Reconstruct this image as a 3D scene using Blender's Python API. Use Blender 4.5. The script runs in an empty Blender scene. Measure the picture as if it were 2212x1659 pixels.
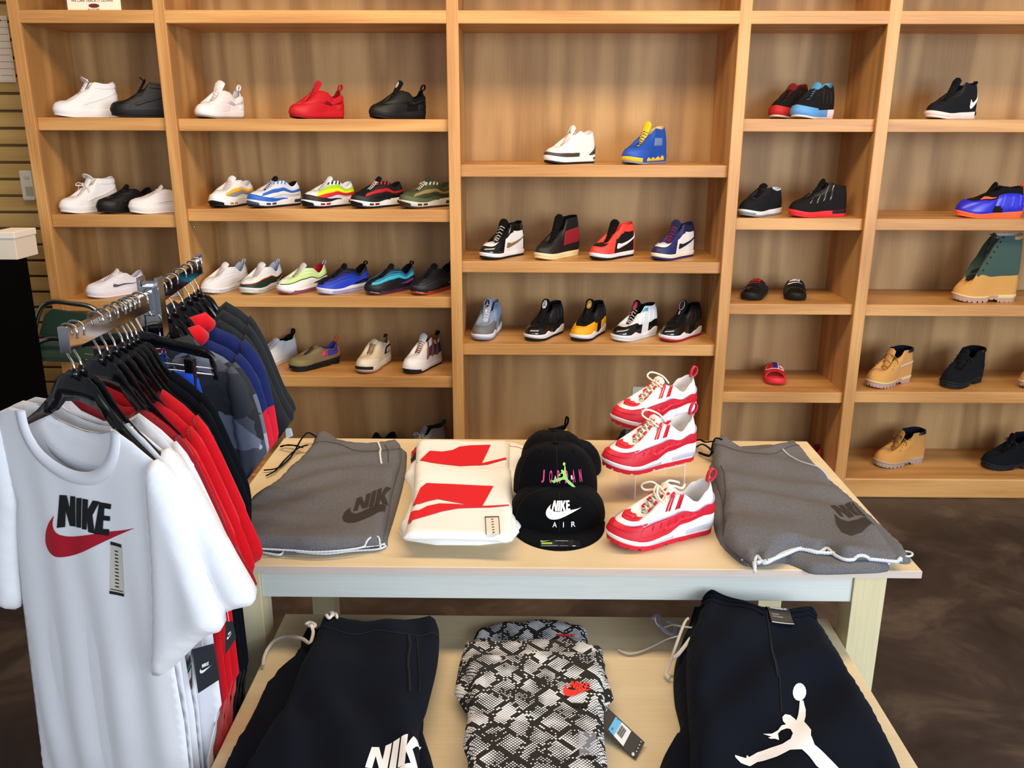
import bpy, bmesh, math, random
import numpy as np
from mathutils import Vector, Matrix, noise
from mathutils.geometry import delaunay_2d_cdt
random.seed(7)
PI = math.pi
SC = bpy.context.scene
COL = SC.collection
# ------------------------------------------------------------ camera
CAMZ, FPX, PITCH, ROLL, YAW = 1.7404, 1880.03, 0.2925, 0.0026, 0.0114
fwd = Vector((-math.sin(YAW)*math.cos(PITCH), math.cos(YAW)*math.cos(PITCH), -math.sin(PITCH)))
rgt = Vector((math.cos(YAW), math.sin(YAW), 0)); upv = rgt.cross(fwd)
rg = rgt*math.cos(ROLL)+upv*math.sin(ROLL); up = upv*math.cos(ROLL)-rgt*math.sin(ROLL)
cd = bpy.data.cameras.new('camera'); cam = bpy.data.objects.new('camera', cd); COL.objects.link(cam)
cd.sensor_width = 36; cd.lens = FPX*36/2212; cd.clip_start = .05
cam.matrix_world = Matrix(((rg.x, up.x, -fwd.x, 0), (rg.y, up.y, -fwd.y, 0), (rg.z, up.z, -fwd.z, CAMZ), (0, 0, 0, 1)))
SC.camera = cam
C0 = Vector((0, 0, CAMZ))
def ray(x, y): return fwd + rg*((x-1106)/FPX) - up*((y-829.5)/FPX)
def onZ(x, y, Z): v = ray(x, y); return C0 + v*((Z-CAMZ)/v.z)
def onY(x, y, Y): v = ray(x, y); return C0 + v*(Y/v.y)
def onP(x, y, O, N): v = ray(x, y); return C0 + v*((Vector(O)-C0).dot(N)/v.dot(N))
def proj(P):
    q = Vector(P)-C0; z = q.dot(fwd); return 1106+FPX*q.dot(rg)/z, 829.5-FPX*q.dot(up)/z
# ------------------------------------------------------------ world, lights, exposure
def lin(c):
    if isinstance(c, str):
        c = c.lstrip('#'); c = [int(c[i:i+2], 16)/255 for i in (0, 2, 4)]
    return tuple((v/12.92 if v <= .04045 else ((v+.055)/1.055)**2.4) for v in c[:3])
W = bpy.data.worlds.new('shop_ambient'); SC.world = W; W.use_nodes = True
bg = W.node_tree.nodes['Background']; bg.inputs[0].default_value = (.86, .9, 1, 1); bg.inputs[1].default_value = .25
def area(name, loc, target, sx, sy, col, power):
    l = bpy.data.lights.new(name, 'AREA'); l.shape = 'RECTANGLE'; l.size = sx; l.size_y = sy; l.color = col; l.energy = power
    o = bpy.data.objects.new(name, l); COL.objects.link(o); o.location = loc
    o.rotation_euler = (Vector(target)-Vector(loc)).to_track_quat('-Z', 'Y').to_euler(); return o
area('window_daylight', (3.0, -1.5, 1.9), (-.3, 2.6, .9), 3.2, 2.2, (.80, .90, 1.0), 235)
area('shopfront_daylight', (-.8, -2.6, 1.9), (0, 3, .9), 4.0, 2.0, (.86, .93, 1.0), 70)
area('ceiling_light', (.3, 2.35, 3.15), (.3, 3.6, 0.4), 4.2, .5, (1.0, .74, .45), 92)
SC.view_settings.view_transform = 'Standard'; SC.view_settings.look = 'None'
SC.view_settings.exposure = 0.0; SC.view_settings.gamma = 1
try: SC.view_settings.use_curve_mapping = False
except Exception: pass
# ------------------------------------------------------------ materials
MC = {}
def mat(c, rough=.7, metal=0, bump=0, bs=400, spec=.4, alpha=1, trans=0, coat=0, sheen=0, name=None):
    k = (c, rough, metal, bump, bs, spec, alpha, trans, coat, sheen)
    if k in MC: return MC[k]
    m = bpy.data.materials.new(name or 'mat_%s' % str(c).strip('#')); m.use_nodes = True
    nt = m.node_tree; b = nt.nodes['Principled BSDF']
    b.inputs['Base Color'].default_value = (*lin(c), 1); b.inputs['Roughness'].default_value = rough
    b.inputs['Metallic'].default_value = metal; b.inputs['Specular IOR Level'].default_value = spec
    b.inputs['Alpha'].default_value = alpha; b.inputs['Transmission Weight'].default_value = trans
    b.inputs['Coat Weight'].default_value = coat; b.inputs['Sheen Weight'].default_value = sheen
    if bump:
        t = nt.nodes.new('ShaderNodeTexCoord'); n = nt.nodes.new('ShaderNodeTexNoise'); n.inputs['Scale'].default_value = bs
        n.inputs['Detail'].default_value = 2
        bp = nt.nodes.new('ShaderNodeBump'); bp.inputs['Strength'].default_value = bump; bp.inputs['Distance'].default_value = .002
        nt.links.new(t.outputs['Object'], n.inputs['Vector']); nt.links.new(n.outputs['Fac'], bp.inputs['Height'])
        nt.links.new(bp.outputs[0], b.inputs['Normal'])
    MC[k] = m; return m
def fab(c, name=None):
    d = sum(lin(c)) < .06
    return mat(c, .95 if d else .92, 0, .35, 900, .06 if d else .15, sheen=.02 if d else .12, name=name)
def lea(c): return mat(c, .5, 0, .12, 500, .4)
def mesh_(c): return mat(c, .85, 0, .4, 1400, .2)
def rub(c): return mat(c, .62, 0, 0, 400, .3)
def pat(c): return mat(c, .14, 0, 0, 400, .6, coat=.6)
def nodes_mat(name, rough=.5):
    m = bpy.data.materials.new(name); m.use_nodes = True; nt = m.node_tree; b = nt.nodes['Principled BSDF']
    b.inputs['Roughness'].default_value = rough; return m, nt, b
def ramp(nt, stops, interp='LINEAR'):
    r = nt.nodes.new('ShaderNodeValToRGB'); r.color_ramp.interpolation = interp; e = r.color_ramp.elements
    while len(e) < len(stops): e.new(.5)
    for i, (p, c) in enumerate(stops): e[i].position = p; e[i].color = (*lin(c), 1)
    return r
def N(nt, t, **kw):
    n = nt.nodes.new(t)
    for k, v in kw.items():
        if k.startswith('_'): setattr(n, k[1:], v)
        else: n.inputs[k.replace('0', ' ')].default_value = v
    return n
def wood(name, cols, axis='Z', cath=.5, rough=.42, sc=1.0):
    """cols: dark, mid, light; grain runs along axis"""
    m, nt, b = nodes_mat(name, rough); L = nt.links.new
    tc = N(nt, 'ShaderNodeTexCoord'); mp = N(nt, 'ShaderNodeMapping'); L(tc.outputs['Object'], mp.inputs[0])
    s = {'X': (.9, 9, 9), 'Y': (9, .9, 9), 'Z': (9, 9, .9)}[axis]; mp.inputs['Scale'].default_value = [v*sc for v in s]
    n0 = N(nt, 'ShaderNodeTexNoise', Scale=.55, Detail=1.5); L(mp.outputs[0], n0.inputs['Vector'])
    mul = N(nt, 'ShaderNodeMath', _operation='MULTIPLY'); mul.inputs[1].default_value = 26; L(n0.outputs['Fac'], mul.inputs[0])
    sn = N(nt, 'ShaderNodeMath', _operation='SINE'); L(mul.outputs[0], sn.inputs[0])
    ab = N(nt, 'ShaderNodeMapRange'); ab.inputs[1].default_value = -1; ab.inputs[2].default_value = 1; L(sn.outputs[0], ab.inputs[0])
    mp2 = N(nt, 'ShaderNodeMapping'); L(tc.outputs['Object'], mp2.inputs[0])
    s2 = {'X': (5, 260, 260), 'Y': (260, 5, 260), 'Z': (260, 260, 5)}[axis]; mp2.inputs['Scale'].default_value = s2
    n1 = N(nt, 'ShaderNodeTexNoise', Scale=1, Detail=3); L(mp2.outputs[0], n1.inputs['Vector'])
    mx = N(nt, 'ShaderNodeMix'); mx.inputs[0].default_value = cath; L(n1.outputs['Fac'], mx.inputs[2]); L(ab.outputs[0], mx.inputs[3])
    rp = ramp(nt, [(.12, cols[0]), (.5, cols[1]), (.85, cols[2])]); L(mx.outputs[0], rp.inputs[0])
    n3 = N(nt, 'ShaderNodeTexNoise', Scale=1.4, Detail=2); L(tc.outputs['Object'], n3.inputs['Vector'])
    hs = N(nt, 'ShaderNodeHueSaturation'); mr = N(nt, 'ShaderNodeMapRange'); mr.inputs[3].default_value = .84; mr.inputs[4].default_value = 1.14
    L(n3.outputs['Fac'], mr.inputs[0]); L(mr.outputs[0], hs.inputs['Value']); L(rp.outputs[0], hs.inputs['Color'])
    L(hs.outputs[0], b.inputs['Base Color'])
    bp = N(nt, 'ShaderNodeBump'); bp.inputs['Strength'].default_value = .12; bp.inputs['Distance'].default_value = .001
    L(n1.outputs['Fac'], bp.inputs['Height']); L(bp.outputs[0], b.inputs['Normal']); return m
OAK = ('#a9733c', '#c99355', '#dba968')
M_POST = wood('oak_vertical', OAK, 'Z', .3)
M_SHELF = wood('oak_horizontal', OAK, 'X', .35)
M_BACK = wood('oak_back_panel', ('#967041', '#b08856', '#bf9965'), 'Z', .55, .55)
M_SIDE = wood('oak_side_panel', ('#9d7141', '#bd8b52', '#cb9b62'), 'Z', .5, .5)
M_TABT = wood('maple_laminate_top', ('#d2bd97', '#dac7a3', '#e0cfae'), 'X', .25, .38)
M_TABE = wood('maple_edge_band', ('#c8b3a6', '#cfbcb0', '#d5c3b8'), 'X', .1, .5)
M_TABV = wood('maple_laminate_leg', ('#cdbd93', '#d8cba4', '#dfd3b0'), 'Z', .35, .45)
M_TABH = wood('maple_laminate_apron', ('#bfc2bd', '#cccfca', '#d5d7d2'), 'X', .35, .45)
M_SLAT = wood('slatwall_maple', ('#b28b4a', '#c79f5a', '#d2ab68'), 'X', .4, .5)
CHROME = mat('#d6d9de', .08, 1, name='chrome')
WIRE = mat('#c9c8c4', .2, 1, name='hook_wire')
def mottled(name, cols, scale, rough=.4):
    m, nt, b = nodes_mat(name, rough); tc = N(nt, 'ShaderNodeTexCoord')
    n = N(nt, 'ShaderNodeTexNoise', Scale=scale, Detail=8, Roughness=.62, Distortion=.6); nt.links.new(tc.outputs['Object'], n.inputs['Vector'])
    r = ramp(nt, [(.3, cols[0]), (.5, cols[1]), (.72, cols[2])]); nt.links.new(n.outputs['Fac'], r.inputs[0]); nt.links.new(r.outputs[0], b.inputs['Base Color'])
    return m
M_FLOOR = mottled('stained_concrete', ('#231c1b', '#39302d', '#625548'), 2.6, .42)
def heather(name, c1, c2):
    m, nt, b = nodes_mat(name, .95); tc = N(nt, 'ShaderNodeTexCoord'); L = nt.links.new
    n = N(nt, 'ShaderNodeTexNoise', Scale=800, Detail=2); L(tc.outputs['Object'], n.inputs['Vector'])
    r = ramp(nt, [(.35, c1), (.65, c2)]); L(n.outputs['Fac'], r.inputs[0]); L(r.outputs[0], b.inputs['Base Color'])
    bp = N(nt, 'ShaderNodeBump'); bp.inputs['Strength'].default_value = .3; bp.inputs['Distance'].default_value = .002
    L(n.outputs['Fac'], bp.inputs['Height']); L(bp.outputs[0], b.inputs['Normal']); b.inputs['Specular IOR Level'].default_value = .1; return m
M_HEATH = heather('grey_heather_fleece', '#4f4f52', '#757478')
def camo_mat():
    m, nt, b = nodes_mat('grey_camouflage', .9); tc = N(nt, 'ShaderNodeTexCoord'); L = nt.links.new
    mp = N(nt, 'ShaderNodeMapping'); mp.inputs['Scale'].default_value = (13, 13, 24); L(tc.outputs['Object'], mp.inputs[0])
    nz = N(nt, 'ShaderNodeTexNoise', Scale=1.4, Detail=2); L(mp.outputs[0], nz.inputs['Vector'])
    mx = N(nt, 'ShaderNodeMix', _data_type='VECTOR'); mx.inputs[0].default_value = .35; L(mp.outputs[0], mx.inputs[4]); L(nz.outputs['Color'], mx.inputs[5])
    v = N(nt, 'ShaderNodeTexVoronoi', Scale=1.25); L(mx.outputs[1], v.inputs['Vector'])
    r = ramp(nt, [(0, '#1b1d22'), (.28, '#40444f'), (.52, '#666c7c'), (.78, '#25282f'), (.92, '#9aa2b4')], 'CONSTANT')
    L(v.outputs['Color'], r.inputs[0]); L(r.outputs[0], b.inputs['Base Color']); return m
M_CAMO = camo_mat()
def snake_mat():
    m, nt, b = nodes_mat('snakeskin_print', .8); tc = N(nt, 'ShaderNodeTexCoord'); L = nt.links.new
    mp = N(nt, 'ShaderNodeMapping'); mp.inputs['Scale'].default_value = (1.25, 1, 0); L(tc.outputs['Object'], mp.inputs[0])
    mp3 = N(nt, 'ShaderNodeMapping'); mp3.inputs['Rotation'].default_value = (0, 0, .785); mp3.inputs['Scale'].default_value = (190, 190, 0); L(tc.outputs['Object'], mp3.inputs[0])
    fl = N(nt, 'ShaderNodeVectorMath', _operation='FLOOR'); L(mp3.outputs[0], fl.inputs[0])      # small diamond scales
    fr = N(nt, 'ShaderNodeVectorMath', _operation='FRACTION'); L(mp3.outputs[0], fr.inputs[0])
    sp = N(nt, 'ShaderNodeSeparateXYZ'); L(fr.outputs[0], sp.inputs[0])
    def M(op, a, bb=None):
        n = N(nt, 'ShaderNodeMath', _operation=op)
        for k, x in ((0, a), (1, bb)):
            if x is None: continue
            if isinstance(x, (int, float)): n.inputs[k].default_value = x
            else: L(x, n.inputs[k])
        return n.outputs[0]
    ex = M('ABSOLUTE', M('SUBTRACT', sp.outputs[0], .5)); ey = M('ABSOLUTE', M('SUBTRACT', sp.outputs[1], .5)); cell = M('MAXIMUM', ex, ey)
    back = N(nt, 'ShaderNodeMapping'); back.inputs['Rotation'].default_value = (0, 0, -.785); back.inputs['Scale'].default_value = (1/190,)*3; L(fl.outputs[0], back.inputs[0])
    nz = N(nt, 'ShaderNodeTexNoise', Scale=12, Detail=1); L(back.outputs[0], nz.inputs['Vector'])
    wb = N(nt, 'ShaderNodeVectorMath', _operation='MULTIPLY_ADD'); L(nz.outputs['Color'], wb.inputs[0]); wb.inputs[1].default_value = (.03, .03, 0); L(back.outputs[0], wb.inputs[2])
    big = N(nt, 'ShaderNodeTexVoronoi', Scale=22, _feature='DISTANCE_TO_EDGE', Randomness=.42); rt = N(nt, 'ShaderNodeMapping'); rt.inputs['Rotation'].default_value = (0, 0, .68); rt.inputs['Scale'].default_value = (1, .8, 1); L(wb.outputs[0], rt.inputs[0]); L(rt.outputs[0], big.inputs['Vector'])
    wn = N(nt, 'ShaderNodeTexWhiteNoise'); L(fl.outputs[0], wn.inputs['Vector'])
    band = M('GREATER_THAN', big.outputs[0], .11)              # inside of a big patch
    ring = M('MULTIPLY', M('LESS_THAN', big.outputs[0], .022), M('GREATER_THAN', wn.outputs['Value'], .45))   # white specks in the black net
    n2 = N(nt, 'ShaderNodeTexNoise', Scale=16, Detail=2); L(back.outputs[0], n2.inputs['Vector'])
    dens = N(nt, 'ShaderNodeMapRange'); dens.inputs[1].default_value = .35; dens.inputs[2].default_value = .62; dens.inputs[3].default_value = .435; dens.inputs[4].default_value = .24; L(n2.outputs['Fac'], dens.inputs[0])
    scale_on = M('LESS_THAN', cell, dens.outputs[0])
    scat = M('MULTIPLY', M('GREATER_THAN', n2.outputs['Fac'], .60), M('GREATER_THAN', wn.outputs['Value'], .55))
    fac = M('MULTIPLY', M('MAXIMUM', M('MULTIPLY', band, M('SUBTRACT', 1, scat)), ring), scale_on)
    mix = N(nt, 'ShaderNodeMix', _data_type='RGBA'); L(fac, mix.inputs[0]); mix.inputs[6].default_value = (*lin('#120f0e'), 1); mix.inputs[7].default_value = (*lin('#eceef2'), 1)
    L(mix.outputs[2], b.inputs['Base Color']); return m
M_SNAKE = snake_mat()
ACR = mat('#f4f8ff', .04, 0, 0, 400, .6, .10, name='clear_acrylic'); ACRE = mat('#f0f4fa', .1, 0, 0, 400, .6, .45, name='acrylic_edge')
# ------------------------------------------------------------ object helpers
def obj(name, verts, faces, m=None, parent=None, smooth=True, mats=None, fm=None):
    me = bpy.data.meshes.new(name); me.from_pydata([tuple(v) for v in verts], [], faces)
    for x in (mats or ([m] if m else [])): me.materials.append(x)
    if fm is not None: me.polygons.foreach_set('material_index', fm)
    if smooth: me.polygons.foreach_set('use_smooth', [True]*len(me.polygons))
    me.update(); o = bpy.data.objects.new(name, me); COL.objects.link(o)
    if parent is not None: o.parent = parent
    return o
def tag(o, label=None, cat=None, group=None, kind=None):
    if label: o['label'] = label
    if cat: o['category'] = cat
    if group: o['group'] = group
    if kind: o['kind'] = kind
    return o
def thing(name, label, cat, loc=(0, 0, 0), rz=0, group=None, rot=None):
    o = bpy.data.objects.new(name, None); COL.objects.link(o); o.location = loc
    o.rotation_euler = rot or (0, 0, rz); o.empty_display_size = .05; return tag(o, label, cat, group)
class MB:
    def __init__(s): s.v = []; s.f = []
    def add(s, v, f):
        n = len(s.v); s.v += [tuple(p) for p in v]; s.f += [[i+n for i in q] for q in f]; return s
    def box(s, x0, x1, y0, y1, z0, z1, bev=0, M=None):
        if bev:
            bm = bmesh.new(); bmesh.ops.create_cube(bm, size=1)
            for v in bm.verts: v.co = Vector((x0+(v.co.x+.5)*(x1-x0), y0+(v.co.y+.5)*(y1-y0), z0+(v.co.z+.5)*(z1-z0)))
            bmesh.ops.bevel(bm, geom=bm.edges[:], offset=bev, segments=2, affect='EDGES', profile=.5)
            bm.verts.index_update(); vs = [v.co.copy() for v in bm.verts]; fs = [[v.index for v in f.verts] for f in bm.faces]; bm.free()
        else:
            vs = [Vector((x, y, z)) for x in (x0, x1) for y in (y0, y1) for z in (z0, z1)]
            fs = [(0, 1, 3, 2), (4, 6, 7, 5), (0, 4, 5, 1), (2, 3, 7, 6), (0, 2, 6, 4), (1, 5, 7, 3)]
        if M: vs = [M @ v for v in vs]
        return s.add(vs, fs)
    def tube(s, pts, r, n=8, close=False, flat=1, cap=True):
        pts = [Vector(p) for p in pts]; k = len(pts); rings = []; 
        t0 = (pts[1]-pts[0]).normalized(); a = t0.orthogonal().normalized()
        if abs(t0.z) < .9: a = (Vector((0, 0, 1))-t0*t0.z).normalized()
        vs = []
        for i, p in enumerate(pts):
            t = ((pts[(i+1) % k] if (close or i < k-1) else p)-(pts[i-1] if (close or i > 0) else p)).normalized()
            a = (a-t*a.dot(t)); a = a.normalized() if a.length > 1e-6 else t.orthogonal().normalized(); b = t.cross(a)
            rr = r[i] if isinstance(r, (list, tuple)) else r
            for j in range(n):
                th = 2*PI*j/n; vs.append(p+a*(math.cos(th)*rr*flat)+b*(math.sin(th)*rr))
        fs = []
        for i in range(k if close else k-1):
            for j in range(n):
                i2 = (i+1) % k; fs.append((i*n+j, i*n+(j+1) % n, i2*n+(j+1) % n, i2*n+j))
        if cap and not close: fs += [list(range(n))[::-1], [(k-1)*n+j for j in range(n)]]
        return s.add(vs, fs)
    def build(s, name, m, parent=None, smooth=True): return obj(name, s.v, s.f, m, parent, smooth)
def box(name, x0, x1, y0, y1, z0, z1, m, parent=None, bev=.002, M=None):
    b = MB().box(x0, x1, y0, y1, z0, z1, bev, M); return b.build(name, m, parent, False)
def smoothpts(pts, n=6, close=False):
    """Catmull-Rom"""
    P = [Vector(p) for p in pts]; k = len(P); out = []
    for i in range(k if close else k-1):
        g = (lambda j: P[j % k]) if close else (lambda j: P[max(0, min(k-1, j))])
        a, b, c, d = g(i-1), g(i), g(i+1), g(i+2)
        for j in range(n):
            t = j/n; out.append(.5*((2*b)+(c-a)*t+(2*a-5*b+4*c-d)*t*t+(3*b-a-3*c+d)*t**3))
    if not close: out.append(P[-1])
    return out
def interp(x, tab):
    if x <= tab[0][0]: return tab[0][1]
    for (a, b), (c, d) in zip(tab, tab[1:]):
        if x <= c: t = (x-a)/(c-a); t = t*t*(3-2*t); return b+(d-b)*t
    return tab[-1][1]
def grid_faces(nu, nv, close_u=False):
    return [(i*nv+j, ((i+1) % nu)*nv+j, ((i+1) % nu)*nv+j+1, i*nv+j+1) for i in range(nu if close_u else nu-1) for j in range(nv-1)]
# ---- 2D triangulation
def bdist(P, poly):
    P = np.asarray(P, float).reshape(-1, 2); A = np.asarray(poly, float)[:, :2]; B = np.roll(A, -1, 0); d = B-A
    L2 = (d*d).sum(1)+1e-18; t = ((P[:, None]-A[None])*d[None]).sum(2)/L2; t = np.clip(t, 0, 1)
    q = A[None]+t[..., None]*d[None]; return np.sqrt(((P[:, None]-q)**2).sum(2)).min(1)
def inside(P, poly):
    P = np.asarray(P, float).reshape(-1, 2); A = np.asarray(poly, float)[:, :2]; B = np.roll(A, -1, 0)
    x, y = P[:, 0][:, None], P[:, 1][:, None]; c = (A[:, 1][None] > y) != (B[:, 1][None] > y)
    xi = (B[:, 0]-A[:, 0])[None]*(y-A[:, 1][None])/((B[:, 1]-A[:, 1])[None]+1e-18)+A[:, 0][None]
    return ((c & (x < xi)).sum(1) % 2) == 1
def tri(poly, g):
    poly = [Vector((p[0], p[1])) for p in poly]; bd = []
    for a, b in zip(poly, poly[1:]+poly[:1]):
        n = max(1, int(round((b-a).length/g)))
        for i in range(n): bd.append(a+(b-a)*(i/n))
    A = np.array([(p.x, p.y) for p in bd]); x0, y0 = A.min(0); x1, y1 = A.max(0)
    gy = g*.866; pts = []
    for j in range(int((y1-y0)/gy)+2):
        for i in range(int((x1-x0)/g)+2): pts.append((x0+(i+(.5 if j % 2 else 0))*g, y0+j*gy))
    pts = np.array(pts) if pts else np.zeros((0, 2))
    if len(pts):
        pts = pts[inside(pts, A)]
        if len(pts): pts = pts[bdist(pts, A) > g*.45]
    vs = bd+[Vector(p) for p in pts]; n = len(bd)
    r = delaunay_2d_cdt(vs, [], [list(range(n))], 1, 1e-7)
    return [(v.x, v.y) for v in r[0]], [list(f) for f in r[2]], A
def folds(seed, ang, wl, amp):
    ca, sa = math.cos(ang), math.sin(ang)
    def f(x, y):
        q = noise.noise(Vector((x*3.1+seed, y*3.1, seed)))*1.6
        s = (x*ca+y*sa)/wl*2*PI+q*3
        return amp*(math.sin(s)*.6+noise.noise(Vector((x*9, y*9, seed*2)))*.9)
    return f
class Cloth:
    """puffed sheet over an outline; F(a,b,n) -> 3D"""
    def __init__(s, name, poly, T, m, parent, F=None, edge=.02, fold=None, g=.012, base=0, both=False, smooth_edge=0, slope=None):
        s.F = F or (lambda a, b, n: Vector((a, b, n))); s.T = T; s.edge = edge; s.fold = fold; s.base = base; s.slope = slope
        vs, fs, s.bd = tri(poly, g); s.poly = poly
        D = bdist(vs, s.bd)
        top = [s.base+s.h(a, b, d) for (a, b), d in zip(vs, D)]
        V = [s.F(a, b, t) for (a, b), t in zip(vs, top)]
        n = len(V); onb = D < 1e-5
        bot = [None]*n; V2 = []
        for i, (a, b) in enumerate(vs):
            if onb[i] and T*.0 == 0 and abs(top[i]-s.low(a, b, 0, both)) < 1e-6: bot[i] = i
            else: bot[i] = n+len(V2); V2.append(s.F(a, b, s.low(a, b, D[i], both)))
        F2 = [[bot[i] for i in f][::-1] for f in fs]
        # side wall
        from collections import Counter
        ec = Counter()
        for f in fs:
            for i in range(len(f)): ec[(f[i], f[(i+1) % len(f)])] += 1
        wall = []
        for (i, j) in list(ec):
            if (j, i) not in ec:
                q = [j, i, bot[i], bot[j]]; q2 = []
                for t in q:
                    if t not in q2: q2.append(t)
                if len(q2) > 2: wall.append(q2)
        s.o = obj(name, V+V2, fs+F2+wall, m, parent)
    def low(s, a, b, d, both):
        if both: return s.base-s.T*.9*s.prof(d)-(s.fold(a+5, b)*min(1, d/s.edge) if s.fold else 0)*.6
        return s.base
    def prof(s, d):
        t = min(1, d/s.edge); return math.sqrt(max(0, 1-(1-t)**2))
    def h(s, a, b, d):
        v = s.T*(.18+.82*s.prof(d))
        if s.slope: v *= s.slope(a, b)
        if s.fold: v += s.fold(a, b)*min(1, d/s.edge)
        return v
    def at(s, a, b, off=.001):
        d = float(bdist([(a, b)], s.bd)[0]) if bool(inside([(a, b)], s.bd)[0]) else 0
        return s.F(a, b, s.base+s.h(a, b, d)+off)
def prints(name, polys, mapf, m, parent, g=.01, tris=None):
    """polys: lists of 2D points (surface coordinates) -> thin print lying on a surface"""
    V = []; Fc = []
    for p in polys:
        vs, fs, _ = tri(p, g); n = len(V); V += [mapf(a, b) for a, b in vs]; Fc += [[i+n for i in f] for f in fs]
    return obj(name, V, Fc, m, parent)
# letter and mark outlines (unit box)
GL = {'N': ([(0, 0), (0, 1), (.27, 1), (.52, .42), (.52, 1), (.76, 1), (.76, 0), (.49, 0), (.24, .58), (.24, 0)], .82),
 'I': ([(0, 0), (0, 1), (.25, 1), (.25, 0)], .31),
 'K': ([(0, 0), (0, 1), (.25, 1), (.25, .6), (.46, 1), (.74, 1), (.47, .52), (.76, 0), (.48, 0), (.25, .42), (.25, 0)], .79),
 'E': ([(0, 0), (0, 1), (.58, 1), (.58, .8), (.25, .8), (.25, .61), (.52, .61), (.52, .41), (.25, .41), (.25, .2), (.59, .2), (.59, 0)], .62)}
def word(s, shear=.14):
    out = []; x = 0
    for c in s:
        p, w = GL[c]; out.append([(x+a+shear*b, b) for a, b in p]); x += w
    x = x-.05+shear; return [[(a/x, b) for a, b in p] for p in out]
SWOOSH = [(291,1141),(262,1153),(225,1170),(190,1187),(165,1197),(145,1201),(125,1200),(110,1191),(101,1176),(100,1160),(103,1145),(111,1127),(122,1111),(119,1127),(121,1140),(128,1150),(141,1156),(160,1158),(190,1154),(230,1149),(262,1146)]
def smooth_mark(L, tips):
    out = []
    for i, a in enumerate(tips):
        b = tips[(i+1) % len(tips)]; seg = [L[k % len(L)] for k in range(a, (b if b > a else b+len(L))+1)]
        P = [Vector((x, y, 0)) for x, y in seg]
        for k in range(len(P)-1):
            g = lambda j: P[max(0, min(len(P)-1, j))]
            q0, q1, q2, q3 = g(k-1), g(k), g(k+1), g(k+2)
            for j in range(3):
                t = j/3; q = .5*((2*q1)+(q2-q0)*t+(2*q0-5*q1+4*q2-q3)*t*t+(3*q1-q0-3*q2+q3)*t**3); out.append((q.x, q.y))
    return out
SWOOSH_PX = smooth_mark(SWOOSH, [0, 12])
SWOOSH = [((x-100)/191, (1201-y)/90) for x, y in SWOOSH_PX]   # unit width, unit height (aspect 2.12)
_jm = [(1318,890),(1333,960),(1330,1020),(1318,1075),(1345,1125),(1362,1160),(1360,1200),(1385,1265),(1470,1330),(1560,1395),(1640,1470),(1690,1530),(1730,1548),(1700,1570),(1650,1560),(1560,1480),(1470,1425),(1400,1385),(1350,1330),(1300,1285),(1220,1275),(1130,1310),(1040,1332),(1000,1335),(950,1365),(890,1340),(850,1300),(848,1284),(880,1290),(925,1300),(930,1275),(945,1290),(1000,1255),(1090,1232),(1170,1222),(1225,1200),(1240,1165),(1225,1130),(1200,1120),(1160,1128),(1140,1145),(1148,1190),(1120,1175),(1090,1170),(1075,1160),(1100,1158),(1040,1135),(1100,1140),(1140,1125),(1165,1095),(1195,1090),(1175,1065),(1170,1035),(1190,1012),(1225,1015),(1255,1045),(1265,1062),(1280,1010),(1288,950),(1293,890)]
_ball = [(1290+46*math.cos(a*PI/8)-8*math.sin(a*PI/8), 845+50*math.sin(a*PI/8)) for a in range(16)]
JM_PX = [[(1320+x/3.161, 1220+y/3.161) for x, y in p] for p in (_jm, _ball)]
JM = [[((x-848)/882, (1570-y)/882) for x, y in p] for p in (_jm, _ball)]
def text2d(s, size=1.0, bold=.0, spacing=1.0):
    cu = bpy.data.curves.new('t', 'FONT'); cu.body = s; cu.size = size; cu.offset = bold; cu.space_character = spacing; cu.resolution_u = 3
    o = bpy.data.objects.new('t', cu); COL.objects.link(o); dg = bpy.context.evaluated_depsgraph_get(); dg.update()
    me = bpy.data.meshes.new_from_object(o.evaluated_get(dg)); V = [(v.co.x, v.co.y) for v in me.vertices]; F = [list(p.vertices) for p in me.polygons]
    bpy.data.objects.remove(o); bpy.data.curves.remove(cu); bpy.data.meshes.remove(me); return V, F
def textpart(name, s, mapf, m, parent, bold=.0, spacing=1.0):
    """text fitted to the unit box then mapped"""
    V, F = text2d(s, 1, bold, spacing)
    if not V: return None
    A = np.array(V); a0 = A.min(0); a1 = A.max(0); A = (A-a0)/(a1-a0+1e-9)
    return obj(name, [mapf(x, y) for x, y in A], F, m, parent, False)
def quad(tl, tr, br, bl):
    tl, tr, br, bl = map(Vector, (tl, tr, br, bl))
    return lambda u, v: (bl*(1-u)+br*u)*(1-v)+(tl*(1-u)+tr*u)*v
# ============================================================ SETTING
YF, YR, YB = 3.9055, 3.93, 4.322          # face frame, recessed shelf edge, back panel
o = box('floor', -5, 5.5, -4, 4.6, -.05, 0, M_FLOOR, bev=0); tag(o, kind='structure')
o = box('wall_back', -5, 5.5, 4.36, 4.46, 0, 3.3, mat('#8a6a40', .8), bev=0); tag(o, kind='structure')
z = .2
while z < 2.9:                                                   # slatwall boards left of the shelves
    box('slat', -4.6, -2.17, 4.325, 4.362, z, z+.068, M_SLAT, o, .004); z += .0795
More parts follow.
